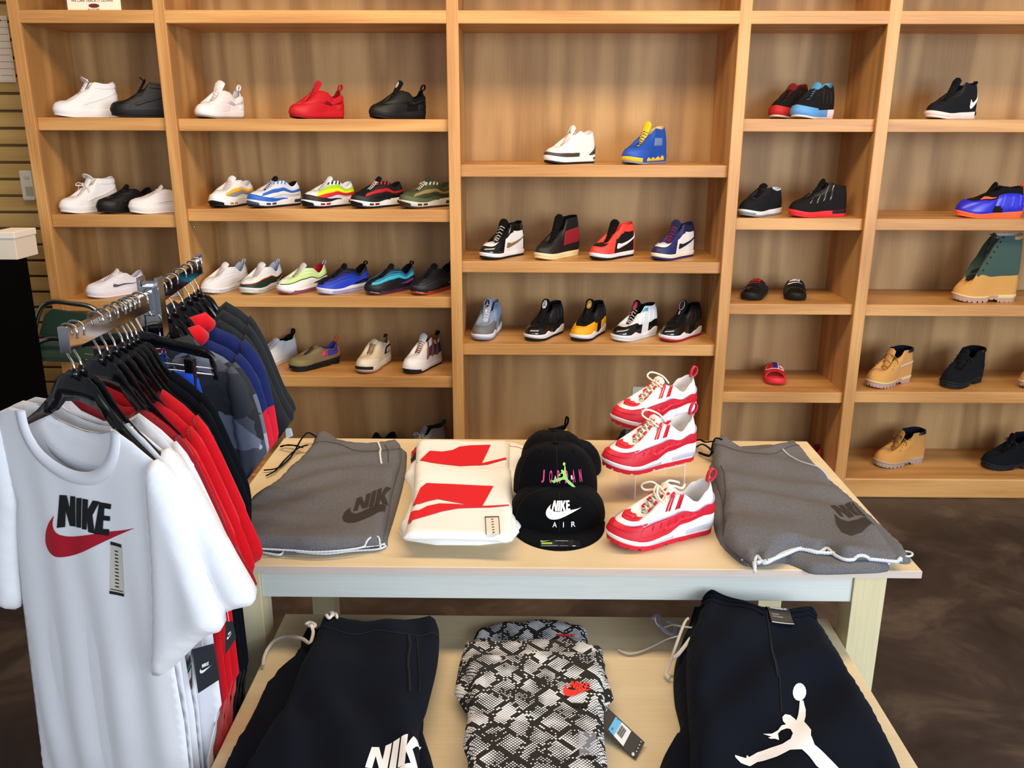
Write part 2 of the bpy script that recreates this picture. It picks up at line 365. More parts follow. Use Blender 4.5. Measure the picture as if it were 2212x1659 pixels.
# ============================================================ SHELVING
unit = thing('shelving_unit', 'long built-in oak shelving unit full of display shoes along the back wall', 'shelf')
PX = [(-2.1586, -2.1106), (-1.5476, -1.4963), (-.3237, -.272), (.8955, .947), (1.5116, 1.5646), (2.79, 2.842)]
ZT = 2.45
for i, (a, b) in enumerate(PX):
    box('post', a, b, YF, YF+.02, .0, ZT, M_POST, unit, .003)
    box('divider', a+.003, b-.003, YF+.02, YB, .0, ZT, M_SIDE, unit, 0)
box('back_panel', PX[0][0], PX[-1][1], YB, YB+.015, 0, ZT, M_BACK, unit, 0)
ROWS = {0: [(254, 282), (464, 491), (648.5, 673), (812, 836)], 1: [(257, 284), (452, 479), (640, 664), (812, 836)],
        2: [(356.5, 383), (565.5, 590), (744, 768)], 3: [(257, 285), (472, 497.5), (657, 680), (848, 870.5)],
        4: [(257.6, 286), (473, 498), (659, 683.5), (847, 871)]}
XC = {0: 220, 1: 680, 2: 1280, 3: 1740, 4: 2050}
SZ = {}
for c, rows in ROWS.items():
    a, b = PX[c][1]-.003, PX[c+1][0]+.003
    for r, (yt, yb) in enumerate(rows):
        zt = onY(XC[c], yt, YR).z; zb = onY(XC[c], yb, YR).z; SZ[(c, r)] = zt
        box('shelf_board', a, b, YR+.018, YB, zt-.045, zt, M_SHELF, unit, 0)
        box('shelf_edge', a, b, YR, YR+.018, zb, zt, M_SHELF, unit, .003)
    box('top_rail', a-.003, b+.003, YF+.0005, YF+.02, .3918+CAMZ, .4436+CAMZ, M_SHELF, unit, .003)
    box('shelf_board', a, b, YF+.02, YB, .3918+CAMZ+.001, .4436+CAMZ, M_SHELF, unit, 0)
    box('base_board', a, b, YF+.02, YB, .04, .097, M_SHELF, unit, 0)
    box('kick_rail', a-.003, b+.003, YF-.001, YF+.02, 0, .099, M_SHELF, unit, .006)
    SZ[(c, 9)] = .097
box('crown_board', PX[0][0], PX[-1][1], YF, YB, ZT, ZT+.04, M_SHELF, unit, 0)
q = onY(405, 489, YR+.06)
MB().tube([(PX[1][1]-.004, YR+.06, q.z), (PX[1][1]+.004, YR+.06, q.z)], .006, 10).build('shelf_pin', CHROME, unit)
# outlet plate on the back panel of the middle bay
pl = thing('outlet_plate', 'ivory electrical outlet plate on the back panel behind the red shoes', 'outlet', (onY(1380, 858, YB).x, YB, onY(1380, 858, YB).z))
box('plate', -.036, .036, -.006, 0, -.058, .058, mat('#d8d3bd', .4), pl, .003)
for dz in (-.022, .022):
    s_ = MB(); s_.tube([(0, -.0085, dz), (0, -.004, dz)], .016, 16); s_.build('socket', mat('#cfcab4', .4), pl)
    box('slot', -.008, -.005, -.0092, -.008, dz-.004, dz+.006, mat('#3a352e', .5), pl, 0); box('slot', .005, .008, -.0092, -.008, dz-.004, dz+.006, mat('#3a352e', .5), pl, 0)
# card sign standing on the top rail
a = onY(147, 22, YF+.05); b = onY(262, 22, YF+.05)
sg = thing('card_sign', 'white printed card sign standing on the top shelf at upper left', 'sign', (a.x, YF+.05, .4441+CAMZ))
wd = b.x-a.x
box('card', 0, wd, 0, .004, 0, .16, mat('#f3ecd8', .6), sg, 0)
M_SG = mat('#6b2326', .6)
textpart('lettering', 'WE CAN TRACK IT DOWN', lambda u, v: Vector((wd*(.08+.78*u), -.001, .036+.010*v)), M_SG, sg, .01)
e = MB(); e.tube([(wd*.5+.022*math.cos(t*PI/12), -.0014, .021+.007*math.sin(t*PI/12)) for t in range(24)], .0012, 4, True)
e.add([(wd*.5+.02*math.cos(t*PI/12), -.0012, .021+.006*math.sin(t*PI/12)) for t in range(24)], [list(range(24))]); e.build('emblem', M_SG, sg, False)
textpart('lettering', 'IN STORE', lambda u, v: Vector((wd*(.38+.22*u), -.001, .003+.007*v)), M_SG, sg, .01)
# papers, hook, thermostat on the slatwall
YS = 4.318
a = onY(-40, 34, YS); b = onY(36, 178, YS)
pp = thing('paper_sheets', 'cream paper sheets pinned to the slatwall at the left edge', 'paper', (a.x, YS, b.z))
for k in range(3): box('sheet', k*.003, b.x-a.x-k*.004, -.002-k*.0016, -.0008-k*.0016, k*.003, a.z-b.z-k*.001, mat('#e9d6bd', .8), pp, 0)
m_ = mat('#8d7c6c', .8)
for k in range(9):
    box('text_line', .05, .05+.06+.03*((k*7) % 3)/2, -.0062, -.0058, .03+k*.03, .032+k*.03, m_, pp, 0)
hk = MB().tube([(b.x-a.x-.03, 0, a.z-b.z-.02), (b.x-a.x-.03, -.03, a.z-b.z-.02), (b.x-a.x-.045, -.04, a.z-b.z-.018), (b.x-a.x-.05, -.04, a.z-b.z+.0)], .004, 6).build('hook', mat('#111111', .5), pp)
p = onY(63, 400, YS)
th = thing('wall_switch_box', 'small white plastic control box on the slatwall beside the shelves', 'thermostat', (p.x, YS, p.z))
box('case', -.028, .034, -.028, .004, -.072, .072, mat('#e6dcc6', .45), th, .008)
box('grille', -.006, .03, -.0295, -.028, -.05, -.005, mat('#b9ab92', .5), th, 0); box('dial', -.004, .02, -.031, -.028, .03, .045, mat('#d3c8b2', .4), th, .001)
# black covered counter with boxes at the left edge
cn = thing('display_counter', 'tall black cloth-covered counter at the far left edge', 'counter', (-2.05, 3.35, 0))
p0 = onY(56, 520, 3.71)
V = []; nx = 26
for j, zz in enumerate((0, .4, .8, 1.2, p0.z)):
    for i in range(nx):
        t = i/(nx-1); px_ = -.75+t*(p0.x+2.05+.75)
        V.append((px_+.01*(j == 0), -.35+.014*math.sin(t*40+j)*(1-j/4), zz))
for j, zz in enumerate((0, .4, .8, 1.2, p0.z)): V += [(p0.x+2.05+.012*math.sin(k*1.3)*(1-j/4), -.35+.7*k/9, zz) for k in range(10)]
F = [(j*nx+i, j*nx+i+1, (j+1)*nx+i+1, (j+1)*nx+i) for j in range(4) for i in range(nx-1)]
b0 = 5*nx; F += [(b0+j*10+i, b0+j*10+i+1, b0+(j+1)*10+i+1, b0+(j+1)*10+i) for j in range(4) for i in range(9)]
obj('cloth_skirt', V, F, mat('#050506', .95, 0, 0, 400, .05), cn)
box('top', -.75, p0.x+2.05+.012, -.36, .36, p0.z, p0.z+.012, mat('#8f8d90', .5), cn, .002)
a = onY(-20, 526, 3.1); b = onY(34, 526, 3.1)
bx = thing('small_box', 'plain white cardboard box standing on the black counter', 'box', (a.x, 3.1, p0.z+.0125))
box('carton', 0, b.x-a.x-.002, 0, .14, 0, .075, mat('#dccfbf', .8), bx, .002); box('lid', -.003, b.x-a.x+.001, -.003, .143, .075, .098, mat('#e6dccf', .8), bx, .002)
# folding chair: chrome tube with green panel
ch = thing('folding_chair', 'chrome tube chair with dark green panel behind the clothes rack', 'chair', (0, 0, 0))
def oy(x, y, Y): return tuple(onY(x, y, Y))
CY = 3.8
t_ = smoothpts([oy(58, 905, CY), oy(64, 820, CY), oy(72, 740, CY), oy(80, 690, CY), oy(92, 662, CY), oy(112, 652, CY), oy(150, 655, CY), oy(205, 668, CY), oy(228, 720, CY), oy(236, 830, CY)], 5)
MB().tube(t_, .011, 8).build('frame', mat('#a9adab', .25, 1), ch)
MB().tube(smoothpts([oy(74, 762, CY-.05), oy(84, 742, CY-.06), oy(110, 732, CY-.07), oy(170, 735, CY-.07)], 5), .011, 8).build('seat_rail', mat('#a9adab', .25, 1), ch)
q = [oy(84, 725, CY), oy(96, 680, CY), oy(112, 668, CY), oy(200, 682, CY), oy(206, 735, CY)]
v = [Vector(x) for x in q]; v2 = [x+Vector((0, .015, 0)) for x in v]; n = len(v)
obj('back_panel', v+v2, [list(range(n)), list(range(n, 2*n))[::-1]]+[(i, (i+1) % n, n+(i+1) % n, n+i) for i in range(n)], mat('#20362b', .5), ch, False)
q = [Vector(oy(74, 770, CY-.07)), Vector(oy(90, 738, CY-.02)), Vector(oy(200, 742, CY-.02)), Vector(oy(205, 775, CY-.1))]
obj('seat', q+[x-Vector((0, 0, .02)) for x in q], [(0, 1, 2, 3), (7, 6, 5, 4), (0, 4, 5, 1), (1, 5, 6, 2), (2, 6, 7, 3), (3, 7, 4, 0)], mat('#263b31', .6), ch, False)
for x, y, Y in ((58, 905, CY), (236, 830, CY)): 
    p = onY(x, y, Y); MB().tube([p, (p.x+.02, p.y, 0)], .011, 8).build('leg', mat('#a9adab', .25, 1), ch)
# ============================================================ TABLES
ZTB, TH = .74, .019
T = thing('upper_table', 'tall maple laminate display table holding caps, shorts and red white shoes', 'table', (0, 0, 0))
tx0, tx1, ty0, ty1 = -.782, .936, 1.828, 2.69
box('tabletop', tx0, tx1, ty0, ty1, ZTB-TH, ZTB, M_TABT, T, .002)
box('edge_band', tx0, tx1, ty0-.0012, ty0+.0, ZTB-TH+.001, ZTB-.001, M_TABE, T, 0)
box('edge_band', tx1, tx1+.0012, ty0, ty1, ZTB-TH+.001, ZTB-.001, M_TABE, T, 0)
zl = ZTB-TH
LX = ((-.70, -.626), (.796, .873))
for (a, b) in LX:
    for y0 in (1.86, 2.585): box('leg', a, b, y0, y0+.075, 0, zl, M_TABV, T, .0015)
box('apron', -.6255, .7955, 1.866, 1.884, zl-.085, zl, M_TABH, T, .001)
box('apron', -.6255, .7955, 2.635, 2.653, zl-.085, zl, M_TABH, T, .001)
for (a, b) in LX:
    box('side_apron', a+.02, a+.038, 1.9355, 2.5845, zl-.085, zl, M_TABH, T, .001)
ZL = .54
T2 = thing('lower_table', 'low maple laminate nesting table in the foreground with black shorts on it', 'table', (0, 0, 0))
box('tabletop', -.598, .776, .98, 1.946, ZL-TH, ZL, M_TABT, T2, .002)
for a in (-.55, .655):
    for y0 in (1.02, 1.83): box('leg', a, a+.075, y0, y0+.075, 0, ZL-TH, M_TABV, T2, .0015)
for y0 in (1.03, 1.87): box('apron', -.475, .655, y0, y0+.018, ZL-TH-.085, ZL-TH, M_TABH, T2, .001)
for a in (-.54, .70): box('side_apron', a, a+.018, 1.096, 1.829, ZL-TH-.085, ZL-TH, M_TABH, T2, .001)
# cardboard box on floor left of tables
p = onZ(500, 1560, .2)
kb = thing('cardboard_box', 'plain tan cardboard box on the floor under the hanging shirts', 'box', (-.80, 1.50, 0))
box('carton', 0, .15, 0, .2, 0, .30, mat('#b58a5c', .85), kb, .002); box('flap', 0, .15, .0, .098, .30, .303, mat('#bd9464', .85), kb, 0); box('flap', 0, .15, .102, .2, .30, .303, mat('#bd9464', .85), kb, 0)
# ============================================================ SHOES
class Shoe:
    """sneaker or boot; toe at local -x, heel at +x; |v| runs 0 (toe) to 1 (heel), sign = side"""
    def __init__(s, K, name, label, cat='shoe', group=None):
        s.K = dict(L=.295, W=.106, sole=[(0, .026), (.3, .024), (.6, .028), (1, .032)], spring=.010, toe=.052, throat=.30,
                   top=[(0, .066), (.35, .098), (.5, .098), (.75, .070), (1, .098)], tw=.015, ow=.030, flare=1.04, res=1.0, out=.008, lug=0, heelgap=0, ts1=.965, fp=.6, tongue=.125, tl=.56)
        s.K.update(K); s.T = thing(name, label, cat, group=group); s.L, s.W = s.K['L'], s.K['W']
        s.nu = int(34*s.K['res']); s.nh = int(14*s.K['res'])
    def wid(s, t):
        t = min(max(t, 0), 1); w = interp(t, [(0, .90), (.28, 1), (.6, .80), (.85, .74), (1, .70)])
        if t < .22: w *= math.sqrt(max(0, 1-((.22-t)/.22)**2.3))
        if t > .88: w *= math.sqrt(max(0, 1-((t-.88)/.12)**2.2))
        return w*s.W/2
    def base(s, v, z=None, f=1.0):
        u = abs(v); t = (1-math.cos(PI*u))/2; sg = 1 if v >= 0 else -1
        y = s.wid(t)*sg*f; x = (t-.5)*s.L*(1+(f-1)*.5)
        y += .006*math.sin(PI*min(1, t*1.2))*(1 if True else 0)*0
        return Vector((x, y, s.zs(t) if z is None else z))
    def zs(s, t): return interp(t, s.K['sole'])+s.lift(t)
    def lift(s, t):
        return s.K['spring']*max(0, 1-t/.28)**1.7
    def topt(s, t, sg):
        K = s.K; t0, t1 = K['throat'], K['ts1']; q = (t-t0)/(t1-t0)
        y = K['tw']+(K['ow']-K['tw'])*interp(t, [(.44, 0), (.62, 1)])
        if q < .06: y *= math.sqrt(max(0, q/.06))
        if t > .82: y *= math.sqrt(max(0, 1-((t-.82)/(t1-.82))**2))
        z = interp(q, K['top']); return Vector(((t-.5)*s.L, y*sg, z))
    def top(s, v):
        u = abs(v); t0, t1 = s.K['throat'], s.K['ts1']
        return s.topt(t0+(t1-t0)*(1-math.cos(PI*u))/2, 1 if v >= 0 else -1)
    def U(s, v, h, off=0):
        B = s.base(v); B.z -= .003; Tt = s.top(v); u = abs(v)
        a = h*PI/2; e = math.sin(a); c = 1-math.cos(a)
        toe = max(0, 1-u/.45); k = c*(toe+.0)+(1-toe)*(s.K['fp']*h+(1-s.K['fp'])*c)
        fz = e*toe+(1-toe)*(h*.75+.25*e)
        P = Vector((B.x+(Tt.x-B.x)*k, B.y+(Tt.y-B.y)*k, B.z+(Tt.z-B.z)*fz))
        if toe > 0:   # toe box height
            P.z += toe*math.sin(PI*min(1, h*1.15))*(s.K['toe']-.045)*.9
        P += Vector((0, (1 if v >= 0 else -1)*.004*math.sin(PI*h)*(1-toe), 0))
        if off:
            d = 1e-3; va, vb = v-d, v+d
            pu = s.U(vb, h)-s.U(va, h); ph = s.U(v, min(1, h+d))-s.U(v, max(0, h-d)); n = pu.cross(ph)
            if n.length > 1e-12: P += -n.normalized()*off
        return P
    def patch(s, name, m, v0, v1, lo, hi, off=.0012, both=True, n=None, k=None, parent=None, label=None):
        """raised panel between the curves lo(|v|) and hi(|v|); both: mirrored on the other side"""
        if both and v0 >= 0 and v1 < .999:
            s.patch(name, m, v0, v1, lo, hi, off, False, n, k, parent, label)
            return s.patch(name, m, -v1, -v0, lo, hi, off, False, n, k, parent, label)
        lo_ = lo if callable(lo) else (lambda u: lo); hi_ = hi if callable(hi) else (lambda u: hi)
        V = []; F = []
        rng = [(v0, v1)]
        if both and v0 >= 0: rng.append((-v1, -v0))
        n = n or max(4, int(s.nu*abs(v1-v0)*1.0)); k = k or max(3, int(s.nh*.6))
        for a, b in rng:
            n0 = len(V)
            for i in range(n+1):
                v = a+(b-a)*i/n; l, h = lo_(abs(v)), hi_(abs(v)); h = max(h, l+1e-4)
                for j in range(k+1):
                    edge = i in (0, n) or j in (0, k)
                    V.append(s.U(v, min(1, l+(h-l)*j/k), off if not edge else off*.15))
            F += [[n0+q for q in f] for f in grid_faces(n+1, k+1)]
        o = obj(name, V, F, m, parent or s.T)
        if label: o['label'] = label
        return o
    def upper(s, m, name='upper'):
        n = s.nu*2; k = s.nh; V = []; vs = [-1+2*i/n for i in range(n)]
        vs = [(-1+1e-9 if v == -1 else v) for v in vs]
        for v in vs:
            for j in range(k+1): V.append(s.U(v, j/k))
        return obj(name, V, grid_faces(n, k+1, True), m, s.T)
    def lining(s, m):
        n = s.nu*2; V = []
        for i in range(n):
            v = -1+2*i/n+1e-9; Tp = s.top(v); B = s.base(v); t = abs(v)
            V.append(Tp+Vector((0, 0, .0005))); A = Vector((Tp.x*1.0-.000, Tp.y*.86, Tp.z-.004)); V.append(A)
            q = Vector((Tp.x*.97+B.x*.03, Tp.y*.8, max(.02, s.K['sole'][-1][1]+.012))); V.append((A+q)/2); V.append(q)
        f = grid_faces(n, 4, True); f.append([i*4+3 for i in range(n)])
        return obj('lining', V, f, m, s.T)
    def sole(s, m, mo, name='midsole'):
        K = s.K; n = s.nu*2*(4 if K['lug'] else 1); fl = K['flare']
        V = []; prof = [(0, .985), (.12, 1.0), (.5, fl), (.88, fl), (1.0, fl-.012), (1.0, .90)]
        for i in range(n):
            v = -1+2*i/n+1e-9; t = (1-math.cos(PI*abs(v)))/2; zb = K['out']+s.lift(t)+s.gap(t); zt = s.zs(t)
            for h, f in prof: V.append(s.base(v, zb+(zt-zb)*h, f))
        F = grid_faces(n, len(prof), True); F.append([i*len(prof) for i in range(n)][::-1])
        o1 = obj(name, V, F, m, s.T)
        V = []; prof = [(0, .95), (0, .985), (1, 1.0), (1, .9)]
        for i in range(n):
            v = -1+2*i/n+1e-9; t = (1-math.cos(PI*abs(v)))/2; lg = 0
            if K['lug'] and (int(abs(v)*K['lug']*4) % 4 == 0) and t < .96: lg = K['out']*.42
            for h, f in prof: V.append(s.base(v, (K['out']*1.02*h if h else lg)+s.lift(t)+s.gap(t)*(1 if not h else 1), f))
        F = grid_faces(n, 4, True); F.append([i*4 for i in range(n)][::-1])
        o2 = obj('outsole', V, F, mo, s.T, smooth=not K['lug']); return o1, o2
    def gap(s, t):
        g = s.K['heelgap']; return g*(1 if .52 < t < .66 else 0)+ (g*.35*(1 if .48 < t <= .52 or .66 <= t < .68 else 0)) if g else 0
    def SU(s, v, h, off=.0015):
        t = (1-math.cos(PI*abs(v)))/2; zb = s.K['out']+s.lift(t)+s.gap(t); zt = s.zs(t)
        f = s.K['flare']*1.0; f = 1+(f-1)*min(1, h*2) if h < .5 else f
        P = s.base(v, zb+(zt-zb)*h, f); u = abs(v); nrm = Vector((-math.cos(PI*u)*(1 if True else 0), (1 if v >= 0 else -1)*math.sin(PI*u)+1e-6, 0)).normalized()
        return P+nrm*off
    def spatch(s, name, m, v0, v1, lo, hi, off=.0015, both=True, parent=None):
        if both and v0 >= 0 and v1 < .999:
            s.spatch(name, m, v0, v1, lo, hi, off, False, parent); return s.spatch(name, m, -v1, -v0, lo, hi, off, False, parent)
        lo_ = lo if callable(lo) else (lambda u: lo); hi_ = hi if callable(hi) else (lambda u: hi); V = []; F = []
        n = max(5, int(s.nu*abs(v1-v0)*1.3))
        for a, b in ([(v0, v1)]+([(-v1, -v0)] if both and v0 >= 0 else [])):
            n0 = len(V)
            for i in range(n+1):
                v = a+(b-a)*i/n; l, h = lo_(abs(v)), hi_(abs(v))
                for j in range(5): V.append(s.SU(v, l+(h-l)*j/4, off*(1 if 0 < j < 4 and 0 < i < n else .1)))
            F += [[n0+q for q in f] for f in grid_faces(n+1, 5)]
        return obj(name, V, F, m, parent or s.T)
    def tongue(s, m, tip=None, w=.026, logo=None, lm=None, lean=.0):
        K = s.K; t0 = K['throat']+.02; tl = K['tl']; zt = tip or K['tongue']
        n = 14; V = []; ring = 12; cen = []
        for i in range(n+1):
            q = i/n; t = t0+(tl-t0)*q
            zc = interp(q, [(0, s.topt(t0+.03, 1).z-.010), (.6, s.topt(t0+(tl-t0)*.6, 1).z-.004), (1, zt)])
            zl = s.topt(t0+.03, 1).z-.010; zc = zl+(zt-zl)*(q**1.3)
            cen.append(Vector(((t-.5)*s.L+lean*q*q, 0, zc)))
        s.tc = cen; s.tw_ = w
        for i, c in enumerate(cen):
            q = i/n; ww = (K['tw']*.9+(w-K['tw']*.9)*q)*(1 if q < .9 else math.sqrt(max(.05, 1-((q-.9)/.1)**2*.8)))
            d = (cen[min(n, i+1)]-cen[max(0, i-1)]).normalized(); nn = Vector((-d.z, 0, d.x))
            for j in range(ring):
                a = 2*PI*j/ring; yy = ww*math.cos(a); V.append(c+Vector((0, yy, 0))+nn*(.0045*math.sin(a)-abs(yy)**2*6))
        F = grid_faces(n+1, ring)+[(i*ring+ring-1, (i+1)*ring+ring-1, (i+1)*ring, i*ring) for i in range(n)]
        F += [list(range(ring)), [n*ring+j for j in range(ring)][::-1]]
        return obj('tongue', V, F, m, s.T)
    def tz(s, x):
        c = getattr(s, 'tc', None)
        if not c or x < c[0].x or x > c[-1].x: return -1
        for a, b in zip(c, c[1:]):
            if x <= b.x: return a.z+(b.z-a.z)*(x-a.x)/max(1e-6, b.x-a.x)
        return -1
    def tmap(s, a0, a1, hw, off=.0055):
        """maps unit square onto the front face of the tongue between stations a0..a1"""
        n = len(s.tc)-1
        def f(u, v):
            q = (a0+(a1-a0)*v)*n; i = min(n-1, max(0, int(q))); c = s.tc[i].lerp(s.tc[i+1], q-i); d = (s.tc[i+1]-s.tc[i]).normalized(); nn = Vector((-d.z, 0, d.x))
            y = (.5-u)*-2*hw; return c+Vector((0, y, 0))+nn*(off-y*y*6)
        return f
    def laces(s, m, n=5, r=.0022, t0=None, t1=None, bow=None, flat=.6, loose=.004, cross=True):
        K = s.K; a = (t0 or K['throat']+.03); b = (t1 or K['tl']-.09); mb = MB()
        for i in range(n):
            t = a+(b-a)*i/max(1, n-1); t2 = min(b+.01, t+(b-a)/max(1, n-1)*.9)
            for sg in ((1, -1) if cross else (1,)):
                P = s.topt(t, -sg); Q = s.topt(t2 if cross else t, sg); P.y *= 1.25; Q.y *= 1.25; Mi = (P+Q)/2+Vector((-.002, 0, loose+.003*(sg > 0)))
                tz = s.tz(Mi.x); Mi.z = max(Mi.z, tz+.0065+.003*(sg > 0)); P.z = max(P.z, tz+.001); Q.z = max(Q.z, tz+.001)
                mb.tube([P, P*.35+Mi*.65, Mi, Q*.35+Mi*.65, Q], r, 5, flat=flat)
        if bow:
            c = s.topt(b, 1); c = Vector((c.x-.004, 0, c.z+.008))
            for sg in (1, -1):
                mb.tube(smoothpts([c, c+Vector((-.018, sg*.018, .012)), c+Vector((-.03, sg*.03, .002)), c+Vector((-.016, sg*.024, -.002)), c], 4), r*.9, 5, flat=flat)
                mb.tube(smoothpts([c, c+Vector((-.012, sg*.025, .006)), c+Vector((-.008, sg*.042, -.012)), c+Vector((-.012, sg*.05, -.028))], 4), r*.9, 5, flat=flat)
        return mb.build('laces', m, s.T)
    def loop(s, m, h=.03, w=.006, lean=.008, name='pull_loop'):
        t = s.K['ts1']; p = Vector(((t-.5)*s.L-.001, 0, interp(1, s.K['top'])-.006)); mb = MB(); V = []; F = []
        pts = smoothpts([p+Vector((.002, 0, 0)), p+Vector((.012+lean, 0, h*.35)), p+Vector((.014+lean, 0, h*.8)), p+Vector((.005+lean, 0, h)), p+Vector((-.001+lean*.3, 0, h*.6)), p+Vector((-.003, 0, .002))], 4)
        for q in pts:
            V += [q+Vector((0, -w, 0)), q+Vector((0, w, 0))]
        for q in pts:
            c = (p+Vector((.006+lean*.6, 0, h*.5))); d = (q-c).normalized()*.0018; V += [q+d+Vector((0, w, 0)), q+d+Vector((0, -w, 0))]
        n = len(pts)
        for i in range(n-1):
            a, b = 2*i, 2*i+2; c2, d2 = 2*n+2*i, 2*n+2*i+2
            F += [(a, a+1, b+1, b), (c2, c2+1, d2+1, d2), (a, b, d2+1, c2+1), (a+1, c2, d2, b+1)]
        return obj(name, V, F, m, s.T)
    def heeltab(s, m, h0=.8, v0=.86, name='heel_tab', off=.002): return s.patch(name, m, v0, 1.0, h0, 1, off)
    def swoosh(s, m, a=.40, b=.86, base=.22, rise=.42, th=.13, off=.0026, name='swoosh_mark'):
        def ctr(u): t = (u-a)/(b-a); return base+rise*max(0, t)**1.3
        def lo(u): t = (u-a)/(b-a); return ctr(u)-th*.5*math.sqrt(max(0, min(1, t/.12)))*(1-t)**.8*1.1
        def hi(u): t = (u-a)/(b-a); return ctr(u)+th*(.35*(1-t)**.8*math.sqrt(max(0, min(1, t/.12))) + 1.1*max(0, (1-t/.16))**1.4)
        return s.patch(name, m, a, b, lo, hi, off, n=26, k=4)
    def place(s, x, y, z, rz, scale=1): s.T.location = (x, y, z); s.T.rotation_euler = (0, 0, rz); s.T.scale = (scale,)*3; return s
def solve(xl, xr, Z, Yedge, L=.295, W=.106, fixed=None, H=.05):
    """position and heading so that the footprint spans xl..xr in the photograph, its nearest point at Yedge"""
    pts = [((t-.5)*L, sg*W/2*w) for t, w in ((0, .35), (.06, .75), (.25, 1), (.6, .8), (.9, .74), (1, .3)) for sg in (1, -1)]
    def ext(ps, X, Y):
        c, sn = math.cos(ps), math.sin(ps); q = [(c*x-sn*y, sn*x+c*y) for x, y in pts]
        ym = min(b for a, b in q); Yc = Yedge-ym; xs = [proj((X+a, Yc+b, Z+H*.5))[0] for a, b in q]; return min(xs), max(xs), Yc
    best = None; X = onY((xl+xr)/2, 500, Yedge+.1).x
    for k in range(0, 88):
        ps = math.radians(k) if fixed is None else math.radians(fixed); x = X
        for _ in range(4):
            a, b, Yc = ext(ps, x, 0); x += ((xl+xr)/2-(a+b)/2)*Yc/FPX
        a, b, Yc = ext(ps, x, 0); e = abs((b-a)-(xr-xl))
        if best is None or e < best[0]-1e-6: best = (e, x, Yc, ps)
        if fixed is not None: break
    return best[1:]
def put(s, c, r, xl, xr, edge=.012, ang=None, lim=None, sc=.93):
    """lim 'r' / 'l': the shoe reaches the divider on that side of the bay (partly hidden behind the post)"""
    Z = SZ[(c, r)]; L, Wd = s.L*sc, s.W*sc*1.03
    if lim is None: X, Y, ps = solve(xl, xr, Z, YR+edge, L, Wd, ang)
    else:
        best = None; pts = [((t-.5)*L, sg*Wd/2*w) for t, w in ((0, .35), (.06, .75), (.25, 1), (.6, .8), (.9, .74), (1, .3)) for sg in (1, -1)]
        for k in range(20, 80):
            ps = math.radians(k) if ang is None else math.radians(ang); c_, sn = math.cos(ps), math.sin(ps); q = [(c_*x-sn*y, sn*x+c_*y) for x, y in pts]
            Yc = YR+edge-min(b for a, b in q)
            if lim == 'r': X = PX[c+1][0]-.002-max(a for a, b in q)
            if lim == 'r': e = abs(min(proj((X+a, Yc+b, Z+.03))[0] for a, b in q)-xl)
            else: e = 0
            if best is None or e < best[0]: best = (e, X, Yc, ps)
        X, Y, ps = best[1:]
    hx = 0 and max(abs(math.cos(ps)*((t-.5)*L)-math.sin(ps)*sg*Wd*.4) for t in (0, 1) for sg in (1, -1))
    pts = [((t-.5)*L*1.02, sg*Wd/2*w) for t, w in ((0, .35), (.06, .75), (.25, 1), (.6, .8), (.9, .74), (1, .3)) for sg in (1, -1)]
    xs = [X+math.cos(ps)*a-math.sin(ps)*b for a, b in pts]; ys = [Y+math.sin(ps)*a+math.cos(ps)*b for a, b in pts]
    X += max(0, PX[c][1]+.001-min(xs))-max(0, max(xs)-PX[c+1][0]+.001); Y -= max(0, max(ys)-YB+.003)
    s.place(X, Y, Z+.0005, ps, sc); s.T.scale = (sc, sc, sc*1.10); return s
LOW = [(0, .070), (.35, .100), (.5, .100), (.75, .074), (1, .100)]
MID = [(0, .070), (.35, .118), (.5, .146), (.75, .140), (.88, .142), (1, .150)]
HIGH = [(0, .070), (.35, .125), (.5, .172), (.75, .176), (1, .182)]
WH, BK = '#e9e9ee', '#121214'
def af1(name, label, c, mid=0, strap=False, sw=None, loose=False, group=None):
    s = Shoe(dict(top=MID if mid else LOW, tongue=.158 if mid else .118, sole=[(0, .030), (.5, .032), (1, .036)], flare=1.05), name, label, group=group)
    m = lea(c); mr = rub(c)
    s.upper(m); s.sole(mr, mr); s.lining(fab(c)); s.tongue(fab(c)); s.laces(mat(c, .85), 6, .0026, bow=loose)
    s.patch('toe_cap', m, -.34, .34, 0, lambda u: .42-.6*max(0, u-.12), .0018, both=False)
    s.patch('eyestay', m, .08, .52, lambda u: .62+.1*u, 1, .0018)
    s.patch('heel_panel', m, .74, 1, 0, lambda u: .35+.3*(u-.74)/.26, .0018)
    s.swoosh(lea(sw or c), off=.003)
    if mid:
        s.patch('strap' if strap else 'collar_panel', m, .52, 1, .74, .93, .0035)
        if strap:
            P, Q = s.topt(.56, 1), s.topt(.56, -1)
            mb = MB(); A = [Vector((P.x-.004+.0*k, .034*math.cos(PI*k/10), .146-.02*math.sin(PI*k/10)*0+.016*math.sin(PI*k/10))) for k in range(11)]
            mb.tube([a+Vector((-.014*math.sin(PI*k/10), 0, 0)) for k, a in enumerate(A)], .011, 6, flat=.25); mb.build('ankle_strap', m, s.T)
    return s
